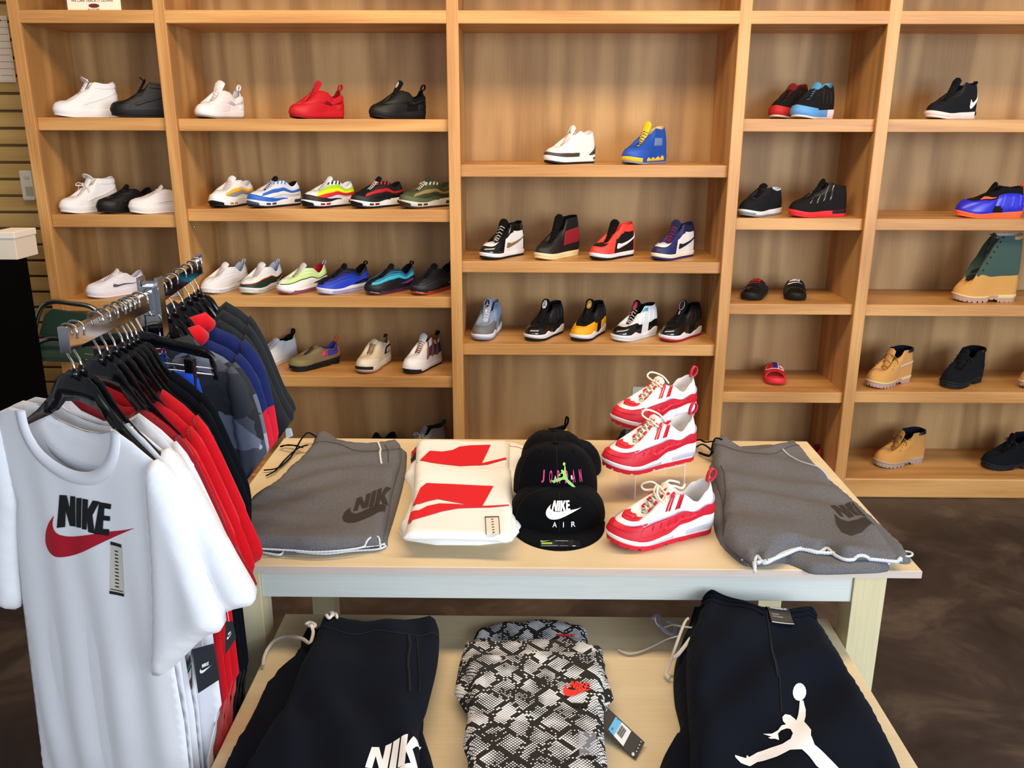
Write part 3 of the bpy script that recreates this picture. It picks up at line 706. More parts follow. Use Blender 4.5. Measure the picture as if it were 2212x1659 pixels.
def j1(name, label, base, toe, over, eye, collar, heel, sw, lace, tong, sole=WH, out=BK, high=False, tonguetag=None, quarterpatch=None, patent=False):
    tp = HIGH if high else MID
    s = Shoe(dict(top=[(a, b*(1.0 if high else 1.03)) for a, b in tp], tongue=.192 if high else .17, sole=[(0, .026), (1, .028)], flare=1.03, out=.009, tl=.55, W=.104), name, label)
    f = pat if patent else lea
    s.upper(lea(base)); s.sole(rub(sole), rub(out)); s.lining(fab(collar)); s.tongue(fab(tong), w=.032)
    s.laces(mat(lace, .85), 6, .0024, t1=.48)
    s.patch('toe_box', lea(toe), -.24, .24, .38, .97, .0012, both=False)
    s.patch('toe_overlay', f(over), -.40, .40, 0, lambda u: .42 if u < .16 else .42+.25*min(1, (u-.16)/.2), .002, both=False)
    s.patch('eyestay', f(eye), .12, .55, lambda u: .66-.10*math.sin((u-.12)*7), 1, .002)
    s.patch('collar_panel', f(collar), .50, 1, .70, 1, .002)
    s.patch('heel_panel', f(heel), .80, 1, 0, .72, .0022)
    if quarterpatch: s.patch('side_panel', f(quarterpatch), .48, .98, lambda u: .20+.1*(u-.48), lambda u: .60+.12*(u-.48), .0035)
    else: s.swoosh(lea(sw), .44, .97, .20, .44, .15, .0035)
    if tonguetag: s.patch
    return s
def am95(name, label, top, c1, c2, c3, guard, sole, out, lace, tong, toe=None, air='#3a66b0', loops=None, foot=None):
    s = Shoe(dict(sole=[(0, .030), (.35, .027), (.6, .036), (1, .040)], flare=1.06, top=[(0, .074), (.35, .112), (.5, .112), (.75, .084), (1, .104)], tongue=.130, W=.108), name, label)
    s.upper(mesh_(top)); s.sole(rub(sole), rub(out)); s.lining(fab(tong)); s.tongue(fab(tong)); s.laces(mat(lace, .85), 6, .0024)
    w = lambda a: (lambda u: a+.10*math.sin((u-.30)*6.0)+.12*max(0, u-.75)-.10*max(0, .3-u))
    s.patch('side_stripe', lea(c1), .22, 1, w(.50), w(.70), .0020)
    s.patch('side_stripe', lea(c2), .22, 1, w(.32), w(.50), .0026)
    s.patch('side_stripe', lea(c3), .20, 1, w(.14), w(.32), .0032)
    s.patch('mudguard', lea(guard), -.62, .62, 0, lambda u: .34 if u < .12 else max(.04, .34-.62*(u-.12)), .0038, both=False)
    s.patch('heel_counter', lea(c3), .80, 1, 0, .34, .004)
    if loops:
        for t in (.36, .42, .48, .54): s.patch('eyelet_loop', mat(loops, .8), t-.02, t+.006, .80, .99, .004, n=3, k=3)
    for a, b in ((.30, .36), (.38, .44)): s.spatch('air_window', pat(air), a, b, .25, .72)
    s.spatch('air_window', pat(air), .70, .90, .22, .66)
    s.spatch('toe_bumper', rub(foot or out), -.2, .2, 0, lambda u: .8-1.2*u, both=False)
    return s
def am97(name, label, top, band, rip, guard, sole, air, lace, tong, sw, lin, line=None, toe=None):
    s = Shoe(dict(sole=[(0, .026), (.35, .024), (.6, .032), (1, .036)], flare=1.05, top=[(0, .070), (.35, .106), (.5, .104), (.72, .076), (1, .114)], tongue=.126, W=.106, out=.010), name, label)
    s.upper(mesh_(top)); s.sole(rub(sole), pat(air)); s.lining(fab(lin)); s.tongue(fab(tong)); s.laces(mat(lace, .85), 6, .0024)
    w = lambda a: (lambda u: a+.11*math.sin((u-.32)*5.6)-.1*max(0, .3-u)*2)
    s.patch('side_band', lea(band), .10, 1, w(.36), w(.56), .0018)
    for i in range(3): s.patch('ripple', lea(rip[i % len(rip)]), .12, 1, w(.58+.12*i), w(.66+.12*i), .0026)
    s.patch('mudguard', lea(guard), -.98, .98, 0, lambda u: (.36+.11*math.sin((u-.32)*5.6)-.2*max(0, .3-u)), .0026, both=False)
    if line: s.patch('piping', lea(line), .02, 1, w(.34), w(.385), .0042)
    s.patch('side_vent', mesh_(sw[0]), .56, .86, lambda u: .10, lambda u: .10+.26*math.sin(PI*min(1, (u-.56)/.3)), .0042)
    s.swoosh(mat(sw[1], .4), .64, .80, .14, .16, .07, .0055)
    s.spatch('air_window', pat(air), .28, .98, .05, lambda u: .42+.1*math.sin(u*9))
    s.loop(fab(tong), .018, .006, .003)
    return s
def rings6(name, label, base, toe, col, lace, logo, ring, sole=WH, out=BK, side=None, strap=None, patent=True, tag_=None):
    s = Shoe(dict(top=[(0, .072), (.35, .118), (.5, .150), (.75, .146), (1, .152)], tongue=.176, tl=.55, sole=[(0, .026), (.22, .030), (.34, .042), (.44, .030), (.58, .022), (.72, .034), (.86, .048), (1, .040)], flare=1.07, W=.110, out=.010), name, label)
    s.upper(fab(base)); s.sole(rub(sole), rub(out)); s.lining(fab(col)); s.tongue(fab(col), w=.027); s.laces(mat(lace, .8), 6, .0022, t1=.47)
    s.patch('toe_overlay', (pat if patent else lea)(toe), -.50, .50, 0, lambda u: .60 if u < .2 else max(.2, .60-.8*(u-.2)), .0022, both=False)
    s.patch('side_panel', lea(side or base), .40, .92, lambda u: .30, lambda u: .85, .0022)
    for k in range(3): s.patch('side_rib', lea(side or base), .50+.1*k, .525+.1*k, .34, .80, .0042, n=3)
    s.patch('heel_overlay', (pat if patent else lea)(toe), .62, 1, 0, .34, .003)
    if strap: s.patch('lace_lock', mat(strap, .4), .46, .58, .78, .92, .006, n=4)
    f = s.tmap(.66, .97, .015)
    D = lambda n, r, z: [(.5+r*math.cos(2*PI*i/n), .5+r*math.sin(2*PI*i/n)) for i in range(n)]
    prints('logo_disc', [D(24, .46, 0)], f, mat(ring, .5), s.T, .2)
    f2 = s.tmap(.66, .97, .015, .0062)
    prints('jumping_mark', [[(.16+a*.7, .16+b*.7) for a, b in p] for p in JM], f2, mat(logo, .5), s.T, .2)
    f3 = s.tmap(.5, .62, .004, .007)
    prints('lace_lock', [[(0, 0), (1, 0), (1, 1), (0, 1)]], f3, mat(tag_ or lace, .4), s.T, .5)
    return s
def boot(name, label, c, solec, weltc, collar, lace, eye, tall=False, shaft=None, cuff=None, stripe=None, lug=16):
    H = .30 if tall else .165
    tp = [(0, .078), (.3, .125), (.42, H*.86), (.5, H), (.75, H*1.0), (1, H*1.02)] if not tall else [(0, .085), (.08, .12), (.20, .25), (.27, H), (.75, H), (1, H*1.02)]
    s = Shoe(dict(L=.305, W=.112, top=tp, tongue=H+.008, tl=.52 if tall else .50, throat=.41 if tall else .33, tw=.026 if tall else .018, ow=.042, ts1=.95, sole=[(0, .028), (.4, .028), (.7, .034), (1, .036)], spring=.012, toe=.066, flare=1.05, out=.019, lug=lug, heelgap=.012, fp=.75), name, label, 'boot')
    m = fab(c); s.upper(m); s.sole(rub(weltc), rub(solec), 'welt'); s.lining(fab(collar)); s.tongue(fab(c if not shaft else shaft), w=.026)
    s.laces(mat(lace, .8), 7 if tall else 5, .0018, flat=1, t0=.44 if tall else .36, t1=.53, bow=None if tall else True)
    s.patch('heel_counter', m, .76, 1, 0, .42 if not tall else .26, .002)
    s.patch('eyestay', fab(shaft or c), .30, .60, .42 if not tall else .30, 1, .0025)
    if not tall: s.patch('padded_collar', lea(collar), .62, 1, .86, 1, .006)
    else:
        s.patch('shaft_panel', fab(shaft), .16, 1, lambda u: .30+1.6*max(0, .30-u), 1, .003); s.patch('cuff_band', lea(cuff), .62, 1, .91, .985, .0055)
        s.patch('shin_panel', fab('#25282a'), .03, .24, .60, 1, .0045)
    if stripe: s.patch('reflective_stripe', lea(stripe), .50, 1, lambda u: .40+.12*(u-.5), lambda u: .46+.12*(u-.5), .004)
    mb = MB()
    for i in range(7 if tall else 5):
        h = (.36+.6*i/6) if tall else (.50+.46*i/4); v = .34+.06*i/5
        for sg in (-1, 1):
            P = s.U(sg*(v), h, .003); Q = s.U(sg*v, h, .0055); mb.tube([P, Q], .0038, 8)
    tag(mb.build('eyelets', mat(eye, .25, 1), s.T), kind='stuff')
    return s
def bball(name, label, base, toe, solec, outc, lace, lin, heel=None, top=LOW, tongue=.12, foxing=None, sw=None, **k):
    K = dict(top=top, tongue=tongue); K.update(k); s = Shoe(K, name, label)
    s.upper(mesh_(base)); s.sole(rub(solec), rub(outc)); s.lining(fab(lin)); s.tongue(fab(base if 'tcol' not in k else k['tcol'])); s.laces(mat(lace, .85), 6, .0024)
    if toe: s.patch('toe_cap', lea(toe), -.42, .42, 0, lambda u: .5 if u < .15 else max(.1, .5-1.1*(u-.15)), .002, both=False)
    if heel: s.patch('heel_counter', lea(heel), .78, 1, 0, .55, .002)
    if sw: s.swoosh(mat(sw, .4), *(k.get('swp') or (.5, .9, .3, .4, .14)))
    s.patch('eyestay', lea(base), .10, .54, .64, 1, .0022)
    return s
# ---- bay 1
put(af1('high_top_sneaker', 'all white high-top sneaker with ankle strap fastened, top row of the leftmost bay', WH, 1, True), 0, 0, 114, 260)
put(af1('high_top_sneaker', 'all black high-top sneaker partly hidden by the post, top row of the leftmost bay', '#0f0f11', 1, True), 0, 0, 240, 385, .03, lim='r')
put(af1('high_top_sneaker', 'white high-top sneaker with loose strap and laces, second row of the leftmost bay', '#ecebef', 1, True, loose=True), 0, 1, 127, 258)
put(af1('low_top_sneaker', 'all black low-top sneaker between two white sneakers in the leftmost bay', '#0f0f11'), 0, 1, 207, 335, .02)
put(af1('low_top_sneaker', 'white low-top sneaker cut off by the post, second row of the leftmost bay', '#ebe6e6'), 0, 1, 277, 410, .008, lim='r')
put(af1('low_top_sneaker', 'white low-top sneaker with dark metallic side mark, above the chrome rack', '#e3e2ec', sw='#4a4a62'), 0, 2, 185, 316, .02)
put(af1('low_top_sneaker', 'pale grey low-top sneaker half hidden behind the chrome rack hooks', '#d2cfc8'), 0, 2, 322, 440, .03, lim='r')
# ---- bay 2
def huarache(label, c, sc, lace, tc, x0, x1, ang, logo=None):
    s = Shoe(dict(top=[(0, .070), (.35, .118), (.5, .112), (.72, .086), (.9, .096), (1, .124)], tongue=.158, tl=.56, sole=[(0, .026), (.3, .024), (.6, .032), (1, .042)], flare=1.04, toe=.048, W=.108), 'runner_sneaker', label)
    s.upper(fab(c)); s.sole(rub(c), rub(sc)); s.lining(fab(tc)); s.tongue(fab(c), w=.034); s.laces(mat(lace, .85), 5, .0024)
    s.patch('toe_overlay', lea(c), -.55, .55, 0, lambda u: .50-.25*u, .002, both=False)
    s.patch('cage', lea(c), .12, .62, lambda u: .58-.2*math.sin((u-.12)*5), 1, .0035)
    s.patch('heel_brace', rub(c), .70, 1, 0, lambda u: .30+1.3*max(0, u-.78)+.2, .004)
    s.patch('heel_strap', rub(c), .58, .98, lambda u: .55-.5*abs(u-.78), lambda u: .72-.5*abs(u-.78), .006)
    s.patch('side_window', mesh_(tc), .50, .62, .36, .54, .0045, n=6); s.patch('side_window', mesh_(tc), .70, .80, .40, .56, .0075, n=6)
    s.loop(fab(c), .026, .008, .004)
    if logo: prints('tongue_logo', [[(.5+.5*math.cos(k*PI/8), .5+.5*math.sin(k*PI/8)) for k in range(16)]], s.tmap(.72, .95, .011), mat(logo, .5), s.T, .3)
    put(s, 1, 0, x0, x1, .02)
huarache('all white strappy runner, top row of the wide second bay', '#ece9ef', '#8f8c88', '#d8cdca', '#b9bac9', 419, 526, 46)
huarache('all red strappy runner, top row of the wide second bay', '#c01826', '#8a0f1a', '#a5121f', '#7d0c17', 623, 743, 38)
huarache('all black strappy runner with white tongue disc, top row of the second bay', '#141416', '#0b0b0c', '#111111', '#0b0b0b', 796, 920, 36, '#d8c9bb')
R95 = [('white runner with yellow and grey side waves, leftmost of its row', ('#e9ebf2', '#eceef4', '#f2b632', '#8b9098', '#f0f1f3', '#eff0f0', '#0e0e10', '#e7d7d5', '#e3e8f3'), dict(air='#c08a50'), 450, 548),
 ('white runner with bright blue side waves and blue toe', ('#d9def0', '#d3d9ea', '#2f64c4', '#e0e4ee', '#2364c6', '#edeef2', '#101114', '#c9cfd8', '#15171c'), dict(air='#24396e', foot='#4a5270', loops='#3c8ddd'), 533, 650),
 ('white and black runner with neon yellow and red side waves', ('#dde2ee', '#a6d33a', '#e8f01c', '#d5283a', '#1c1d20', '#edeef0', '#0f0f11', '#e6e2df', '#dfe5f2'), dict(air='#a5202c', loops='#18181a'), 651, 766),
 ('black runner with a dark red side wave on white sole', ('#151518', '#17171a', '#b01e26', '#141416', '#1b1b1e', '#eceef0', '#101012', '#d6d3d0', '#141416'), dict(air='#5a1c22', loops='#b3262c'), 757, 871),
 ('olive green runner with tan side wave, rightmost of its row', ('#4a4e36', '#3f4530', '#8c7a48', '#2f3626', '#4d5a3a', '#d4cfc4', '#3b2f22', '#d9d5c6', '#343a2a'), dict(air='#3a2d1c', loops='#cfcabd'), 862, 975)]
for lab, a, k, x0, x1 in R95: put(am95('runner_sneaker', lab, *a, **k), 1, 1, x0, x1, .012, lim='r' if x1 > 970 else None)
R97 = [('all white runner with rippled sides, beside the rack arm end', ('#e3e6ee', '#e6e9f0', ['#eceff4'], '#e4e2e6', '#eceef2', '#c9ced6', '#d9d3da', '#e3e6ee', ('#c9cbd4', '#9aa0aa'), '#c8cedb'), {}, 425, 528),
 ('white runner with dark green guard and orange piping', ('#e4e7ef', '#e8ebf2', ['#eef0f4'], '#1d352a', '#e4e4e4', '#b9c3c0', '#d6cfd6', '#d9dde6', ('#1a2f26', '#dfe3e0'), '#c6cad8'), dict(line='#e2572a'), 516, 610),
 ('white runner with lime green band and red lining', ('#e9efe6', '#c9ee8e', ['#d6f0a8', '#bfe98e'], '#f1f1f0', '#f2f2f2', '#8a4a5c', '#cfc8cc', '#c9d2d8', ('#17171a', '#d2324a'), '#b3182e'), dict(line='#15152a'), 597, 708),
 ('royal blue runner fading to black with white sole', ('#101219', '#1c34a8', ['#1a2c8c', '#131b4c', '#0f1220'], '#2340c4', '#e6e6ee', '#9aa4d0', '#14151b', '#101219', ('#0e0f16', '#2a3a90'), '#0f1014'), {}, 683, 797),
 ('turquoise and black runner with purple side mark', ('#12141a', '#35aecb', ['#2f93b8', '#2a6f96', '#1d3550'], '#14161c', '#14151a', '#4d2440', '#17181c', '#14161b', ('#5b3a9a', '#e05a86'), '#101114'), {}, 786, 896),
 ('black runner with red sole edge cut off by the post', ('#14151a', '#1a1c22', ['#1d1f24'], '#26272c', '#15161a', '#a03226', '#15161a', '#121317', ('#191a1e', '#b9a58a'), '#0e0f12'), {}, 885, 998)]
for lab, a, k, x0, x1 in R97: put(am97('runner_sneaker', lab, *a, **k), 1, 2, x0, x1, .014, lim='r' if x1 > 970 else None)
# row 4 of bay 2
s = bball('slip_on_runner', 'white runner with black collar half hidden by the dark shirts', '#e4e6ec', None, '#dfe2e8', '#c9ccd2', '#dddddd', '#141416', top=[(0, .075), (.4, .11), (.6, .10), (.8, .10), (1, .118)], tongue=.12); s.loop(fab('#141416'), .03, .007, .004); put(s, 1, 3, 545, 642, .10)
s = bball('knit_runner', 'khaki knit runner with orange heel and clear bubble sole', '#7d6f52', '#7d7048', '#26221f', '#0f0f10', '#4a4030', '#473f8c', top=[(0, .068), (.4, .098), (.6, .082), (.8, .078), (1, .104)], tongue=.105, sole=[(0, .024), (.5, .03), (1, .036)], out=.022, lug=3)
s.patch('heel_clip', rub('#ee6a2c'), .82, 1, .04, .75, .004); s.patch('side_panel', mesh_('#4b3f9a'), .60, .86, .35, .9, .002); s.patch('side_tag', mat('#d22a52', .5), .52, .585, .38, .86, .005, n=3); s.loop(fab('#ee6a2c'), .03, .006, .006)
for a in (.1, .3, .5, .7, .85): s.spatch('air_pod', pat('#0c0c0e'), a, a+.13, 0, .55, .004)
put(s, 1, 3, 622, 734, .05)
s = bball('runner_sneaker', 'cream and tan runner with black oval side line', '#d8c8ae', '#e3d7c2', '#e3d6c2', '#9a7560', '#9a7a58', '#8a6c4c', top=[(0, .075), (.4, .125), (.6, .112), (.8, .10), (1, .124)], tongue=.135, sole=[(0, .03), (.6, .034), (1, .044)])
s.patch('side_oval', lea('#1c1a1a'), .56, .86, lambda u: .30+.1*(u-.56), lambda u: .30+.52*math.sin(PI*(u-.56)/.30)**.6, .003); s.patch('side_inlay', lea('#c9a58a'), .60, .82, .36, lambda u: .36+.38*math.sin(PI*(u-.60)/.22)**.6, .0045); s.spatch('toe_bumper', rub('#1a1818'), -.25, .25, .3, 1.0, both=False); s.loop(fab('#2a2420'), .014, .007, .002)
put(s, 1, 3, 767, 845, .02)
s = bball('trail_sneaker', 'white trail sneaker with brown straps and purple panels', '#e4e2e4', '#ece9ea', '#dcd8d6', '#1c1a1e', '#8a4a2a', '#a85a30', top=[(0, .080), (.35, .13), (.5, .145), (.75, .12), (1, .140)], tongue=.165)
s.patch('side_panel', fab('#3b3258'), .42, .80, .3, .8, .002)
for a in (.40, .52, .64): s.patch('brown_strap', lea('#8e4d2b'), a, a+.05, .25, 1, .005, n=3)
s.spatch('toe_bumper', rub('#17151a'), -.3, .3, 0, .6, both=False); s.loop(fab('#1d1a1e'), .02, .008, .003)
put(s, 1, 3, 868, 954, .02)
# bottom row of bay 2: laces showing above the table
s = bball('black_sneaker', 'black sneaker on the bottom shelf with only its laces showing above the table', '#101113', None, '#1a1a1c', '#111113', '#0d0d0e', '#101012', top=LOW, tongue=.125); put(s, 1, 9, 760, 860, .10)
s = bball('grey_sneaker', 'grey sneaker with green pull tab peeking above the folded white shirts', '#9a9ca0', None, '#c9cbd0', '#55585c', '#c5c6c8', '#2b3a30', top=MID, tongue=.165); s.loop(fab('#1f5a34'), .02, .007, .004); s.laces(mat('#bfc1c4', .8), 5, .003, bow=True, loose=.012); put(s, 1, 9, 862, 965, .12)
# ---- bay 3
s = bball('mid_top_sneaker', 'white mid-top sneaker with dark brown toe trim and heel', '#f0ecec', None, '#eeeeee', '#201c1c', '#eadede', '#ead9d6', top=[(0, .074), (.35, .122), (.5, .138), (.75, .122), (1, .138)], tongue=.160, W=.11, sole=[(0, .030), (.5, .030), (1, .040)])
s.patch('toe_trim', lea('#4a3d3a'), -.55, .55, lambda u: .02, lambda u: .22-.12*u, .003, both=False); s.patch('heel_trim', lea('#40383a'), .70, 1, 0, lambda u: .05+1.6*(u-.70), .003)
prints('jumping_mark', JM, s.tmap(.62, .9, .014), mat('#2a2426', .6), s.T, .3); s.spatch('air_window', pat('#3a3438'), .78, .90, .3, .6)
put(s, 2, 0, 1174, 1284, .02)
s = bball('mid_top_sneaker', 'bright blue mid-top sneaker with yellow tongue and sole flame', '#2250b0', '#2453b8', '#2450b0', '#8a8c94', '#1b3f90', '#d8c48a', top=[(0, .076), (.35, .125), (.5, .150), (.75, .145), (1, .158)], tongue=.178, tcol='#f0c828', W=.112, sole=[(0, .030), (.5, .032), (1, .042)])
s.spatch('sole_flame', rub('#efc32a'), -.3, .3, .05, .8, both=False); s.spatch('sole_flame', rub('#e6bf3a'), .38, .74, lambda u: .2, lambda u: .4+.5*abs(math.sin(u*34)), .003); s.patch('side_mesh', mesh_('#6e86b8'), .50, .68, .35, .62, .003)
put(s, 2, 0, 1341, 1438, .02)
J = [('black and white high sneaker with bronze side mark and white laces', dict(base=WH, toe=WH, over='#131315', eye='#131315', collar='#131315', heel='#131315', sw='#8a6a48', lace='#dcdce2', tong='#131315', patent=True), 1034, 1131),
 ('black high sneaker with dark red side panel and cream sole', dict(base='#161618', toe='#1a1a1c', over='#1c1b1c', eye='#151517', collar='#17181c', heel='#161618', sw='#8e1f2e', lace='#0f0f10', tong='#121214', sole='#ead9a8', out='#e2cf9c', high=True, quarterpatch='#8e1e2c'), 1152, 1249),
 ('coral red and black high sneaker with white side mark', dict(base='#151517', toe='#161618', over='#f0463c', eye='#f0463c', collar='#f0463c', heel='#f0463c', sw='#f2f2f4', lace='#131314', tong='#141416'), 1272, 1368),
 ('navy and white high sneaker with red laces', dict(base='#e9e9ee', toe='#e6e6ea', over='#26285e', eye='#26285e', collar='#1c2040', heel='#26285e', sw='#15161c', lace='#b01e34', tong='#20244e', out='#26285e', sole='#efe6d2'), 1405, 1498)]
for lab, k, x0, x1 in J: put(j1('high_top_sneaker', lab, **k), 2, 1, x0, x1, .018)
s = None
RR = [('cool grey mid sneaker with white laces, leftmost of its row', dict(base='#8496b4', toe='#6f7076', col='#9aa6bd', lace='#f0f0f4', logo='#e8e8f0', ring='#2e3346', patent=False, side='#8fa3c6', out='#8088a8', strap='#5a8fc0', tag_='#f4f4f6'), 1019, 1084, 78),
 ('glossy black mid sneaker with white tongue disc', dict(base='#141417', toe='#131315', col='#151517', lace='#111112', logo='#1a1a1c', ring='#e8e8ea', side='#1b1b20'), 1131, 1217, 68),
 ('black and yellow mid sneaker with yellow tongue disc', dict(base='#141414', toe='#f0a820', col='#141416', lace='#111112', logo='#f0f0ea', ring='#dba032', side='#1c1c1e', patent=False), 1231, 1308, 70),
 ('black and white mid sneaker with multicolour tongue disc and pink lace lock', dict(base='#dfe3ea', toe='#121215', col='#131316', lace='#dddde4', logo='#3f9fc0', ring='#c8324e', side='#e6e9f0', strap='#3fa6c8', tag_='#f06a90', out='#c8d4dc'), 1319, 1417, 62),
 ('black mid sneaker with red sole and silver tongue ring', dict(base='#131315', toe='#121214', col='#141416', lace='#18181a', logo='#7a2a28', ring='#1d1d20', side='#151518', out='#9c1c2c', tag_='#a8a8aa'), 1422, 1514, 62)]
for i, (lab, k, x0, x1, an) in enumerate(RR):
    s = rings6('mid_top_sneaker', lab, **k)
    if i == 4 or i == 0:
        f = s.tmap(.66, .97, .015, .0066); MB().tube([f(.5+.5*math.cos(t*PI/10), .5+.5*math.sin(t*PI/10)) for t in range(20)], .0011, 5, True).build('logo_ring', mat('#c9c9cc' if i else '#dfe2ee', .4), s.T)
    put(s, 2, 2, x0, x1, .03)
s = bball('mid_top_sneaker', 'black and yellow sneaker on the bottom shelf peeking over the caps', '#d8a92c', '#17171a', '#e8e8e8', '#18181a', '#17171a', '#18181a', top=MID, tongue=.150); s.loop(fab('#141416'), .05, .007, .004); put(s, 2, 9, 1130, 1228, .10)
s = bball('dark_sneaker', 'dark navy sneaker on the bottom shelf seen through the acrylic stand', '#1c2030', '#1f2433', '#c9ccd4', '#22242c', '#262a38', '#1a1d28', top=MID, tongue=.150); put(s, 2, 9, 1290, 1390, .10)
# ---- bay 4
for lab, c, sc, hl, x0, x1, e in (('black sneaker with red toe and lining, top row beside its blue twin', '#141416', '#c02a32', '#7a1620', 1660, 1745, .125), ('black sneaker with light blue toe and lining, top row of the narrow bay', '#141417', '#5d9fdc', '#4f95c8', 1707, 1800, .012)):
    s = bball('mid_top_sneaker', lab, c, None, '#e6dfe0', '#dfd6d8', '#141416', hl, top=[(0, .078), (.35, .125), (.5, .140), (.75, .128), (1, .150)], tongue=.150, W=.11, sole=[(0, .036), (.4, .036), (1, .040)], tcol=hl)
    s.spatch('toe_bumper', rub(sc), -.62, .62, 0, lambda u: 1.0, .004, both=False); s.patch('toe_guard', rub(sc), -.4, .4, 0, lambda u: .2-.3*u, .004, both=False)
    for k in range(3): s.patch('side_rib', lea('#1b1b1f'), .46+.1*k, .50+.1*k, .25, .85, .003, n=3)
    put(s, 3, 0, x0, x1, e)
s = bball('low_top_sneaker', 'black suede low sneaker with white and grey sole, second row of the narrow bay', '#15171c', None, '#e8e9ee', '#7f8690', '#121214', '#c9cfdb', top=[(0, .078), (.35, .120), (.5, .124), (.75, .112), (1, .118)], tongue=.138, W=.11)
s.patch('collar_trim', lea('#c9d2e0'), .50, 1, .90, 1, .003); prints('jumping_mark', [[(.80+a*.05, .45+b*.25) for a, b in p] for p in JM], lambda a, b: s.U(-a, b, .004), mat('#b9c0cc', .5), s.T, .03)
s.spatch('sole_inlay', rub('#8f959e'), -.25, .4, .0, .55, both=False); put(s, 3, 1, 1592, 1687, .014)
s = bball('mid_top_sneaker', 'black mid sneaker with red sole and side straps', '#151416', None, '#e0323a', '#c82630', '#161618', '#141416', top=[(0, .078), (.35, .122), (.5, .148), (.75, .135), (1, .132)], tongue=.162, W=.11)
for k in range(4): s.patch('side_strap', pat('#2c2c2e'), .30+.085*k, .325+.085*k, .35, .98, .004, n=3)
s.spatch('sole_inlay', rub('#141416'), .62, .86, .3, 1.0); put(s, 3, 1, 1701, 1828, .02)
def slide(name, label, c, foot, strap, x0, x1, e, ang, c_, r_, kind):
    T = thing(name, label, 'sandal'); s = Shoe.__new__(Shoe); s.K = dict(sole=[(0, .028), (.5, .026), (1, .034)], spring=.012, out=.006, flare=1.03, lug=0, heelgap=0); s.L, s.W, s.T, s.nu = .285, .108, T, 30
    n = 60; V = []; prof = [(0, .93), (.1, .98), (.5, 1.02), (.95, 1.0), (1, .96), (.86, .88), (.80, .6), (.80, .2)]
    for i in range(n):
        v = -1+2*i/n+1e-9; t = (1-math.cos(PI*abs(v)))/2; zb = s.lift(t); zt = s.zs(t)
        for h, f in prof: V.append(s.base(v, zb+(zt-zb)*h, f))
    F = grid_faces(n, 8, True); F += [[i*8 for i in range(n)][::-1], [i*8+7 for i in range(n)]]
    obj('footbed', V, F, rub(foot), T)
    def arch(a, b, off=0):   # a: 0 front..1 back, b: 0..1 over the foot
        t = .20+.38*a; w = s.wid(.34)*(1.03); ph = PI*b; hgt = .047+.024*a
        fr = .035*math.sin(ph)*(1-a)**2
        y = -w*math.cos(ph); z = .010+hgt*math.sin(ph)**.75; P = Vector(((t-.5)*s.L+fr+.004, y, z))
        return P+Vector((-.25, -math.cos(ph), math.sin(ph))).normalized()*off
    V = []; na, nb = 8, 26
    for o_ in (0, -.006):
        for i in range(na+1):
            for j in range(nb+1): V.append(arch(i/na, j/nb, o_))
    m0 = (na+1)*(nb+1); F = grid_faces(na+1, nb+1)+[[q+m0 for q in f][::-1] for f in grid_faces(na+1, nb+1)]
    for j in range(nb): F += [(j, m0+j, m0+j+1, j+1), (na*(nb+1)+j, na*(nb+1)+j+1, m0+na*(nb+1)+j+1, m0+na*(nb+1)+j)]
    obj('strap', V, F, lea(strap), T)
    mp = lambda q: (lambda u, v: arch(q[2]+(q[3]-q[2])*v, q[1]+(q[0]-q[1])*u, .0015))
    if kind != 'C':
        f = mp((.26, .74, .35, .95)); prints('brand_lettering', [[(.12+.66*a, .50+.45*b) for a, b in p] for p in word('NIKE')], f, mat(kind, .5), T, .05)
        prints('swoosh_mark', [[(a, .05+.40*b) for a, b in SWOOSH]], f, mat(kind, .5), T, .05)
    else:
        f = mp((.18, .82, .15, .95)); E = lambda r, y, n=28, a0=0, a1=2*PI: [(.5+r*math.cos(a0+(a1-a0)*k/n), .5+y*math.sin(a0+(a1-a0)*k/n)) for k in range(n)]
        prints('logo_ground', [E(.5, .5)], f, mat('#e8e4ea', .5), T, .05)
        f = mp((.18, .82, .15, .95)); g = lambda u, v: f(u, v)+Vector((-.0004, 0, .0010)); g2 = lambda u, v: f(u, v)+Vector((-.0008, 0, .0018))
        prints('logo_letter', [E(.44, .42)], g, mat('#c4202e', .5), T, .05)
        prints('logo_bar', [[(.40, .09), (.40, .91), (.62, .91), (.62, .09)]], g2, mat('#2a2f86', .5), T, .05)
        prints('logo_notch', [[(.70, .34), (.70, .66), (.96, .66), (.96, .34)], [(.62, .06), (.62, .94), (.66, .94), (.66, .06)]], g2, mat('#e8e4ea', .5), T, .05)
    put(s, c_, r_, x0, x1, e, ang)
slide('slide_sandal', 'black slide sandal with red lettering on the strap', BK, '#16171b', '#15161a', 1593, 1668, .05, 62, 3, 2, '#c8262e')
slide('slide_sandal', 'black slide sandal with white lettering on the strap', BK, '#131416', '#121315', 1688, 1748, .05, 76, 3, 2, '#f0f0f2')
slide('slide_sandal', 'red slide sandal with large round blue and white letter logo', '#d92a3a', '#e03444', '#d42434', 1647, 1702, .09, 80, 3, 3, 'C')
s = bball('red_sneaker', 'dark red sneaker on the bottom shelf behind the right grey shorts', '#7d1a22', '#8a1c24', '#c8b8b4', '#3a1618', '#8a2028', '#5c1218', top=LOW, tongue=.115); put(s, 3, 9, 1690, 1790, .02)
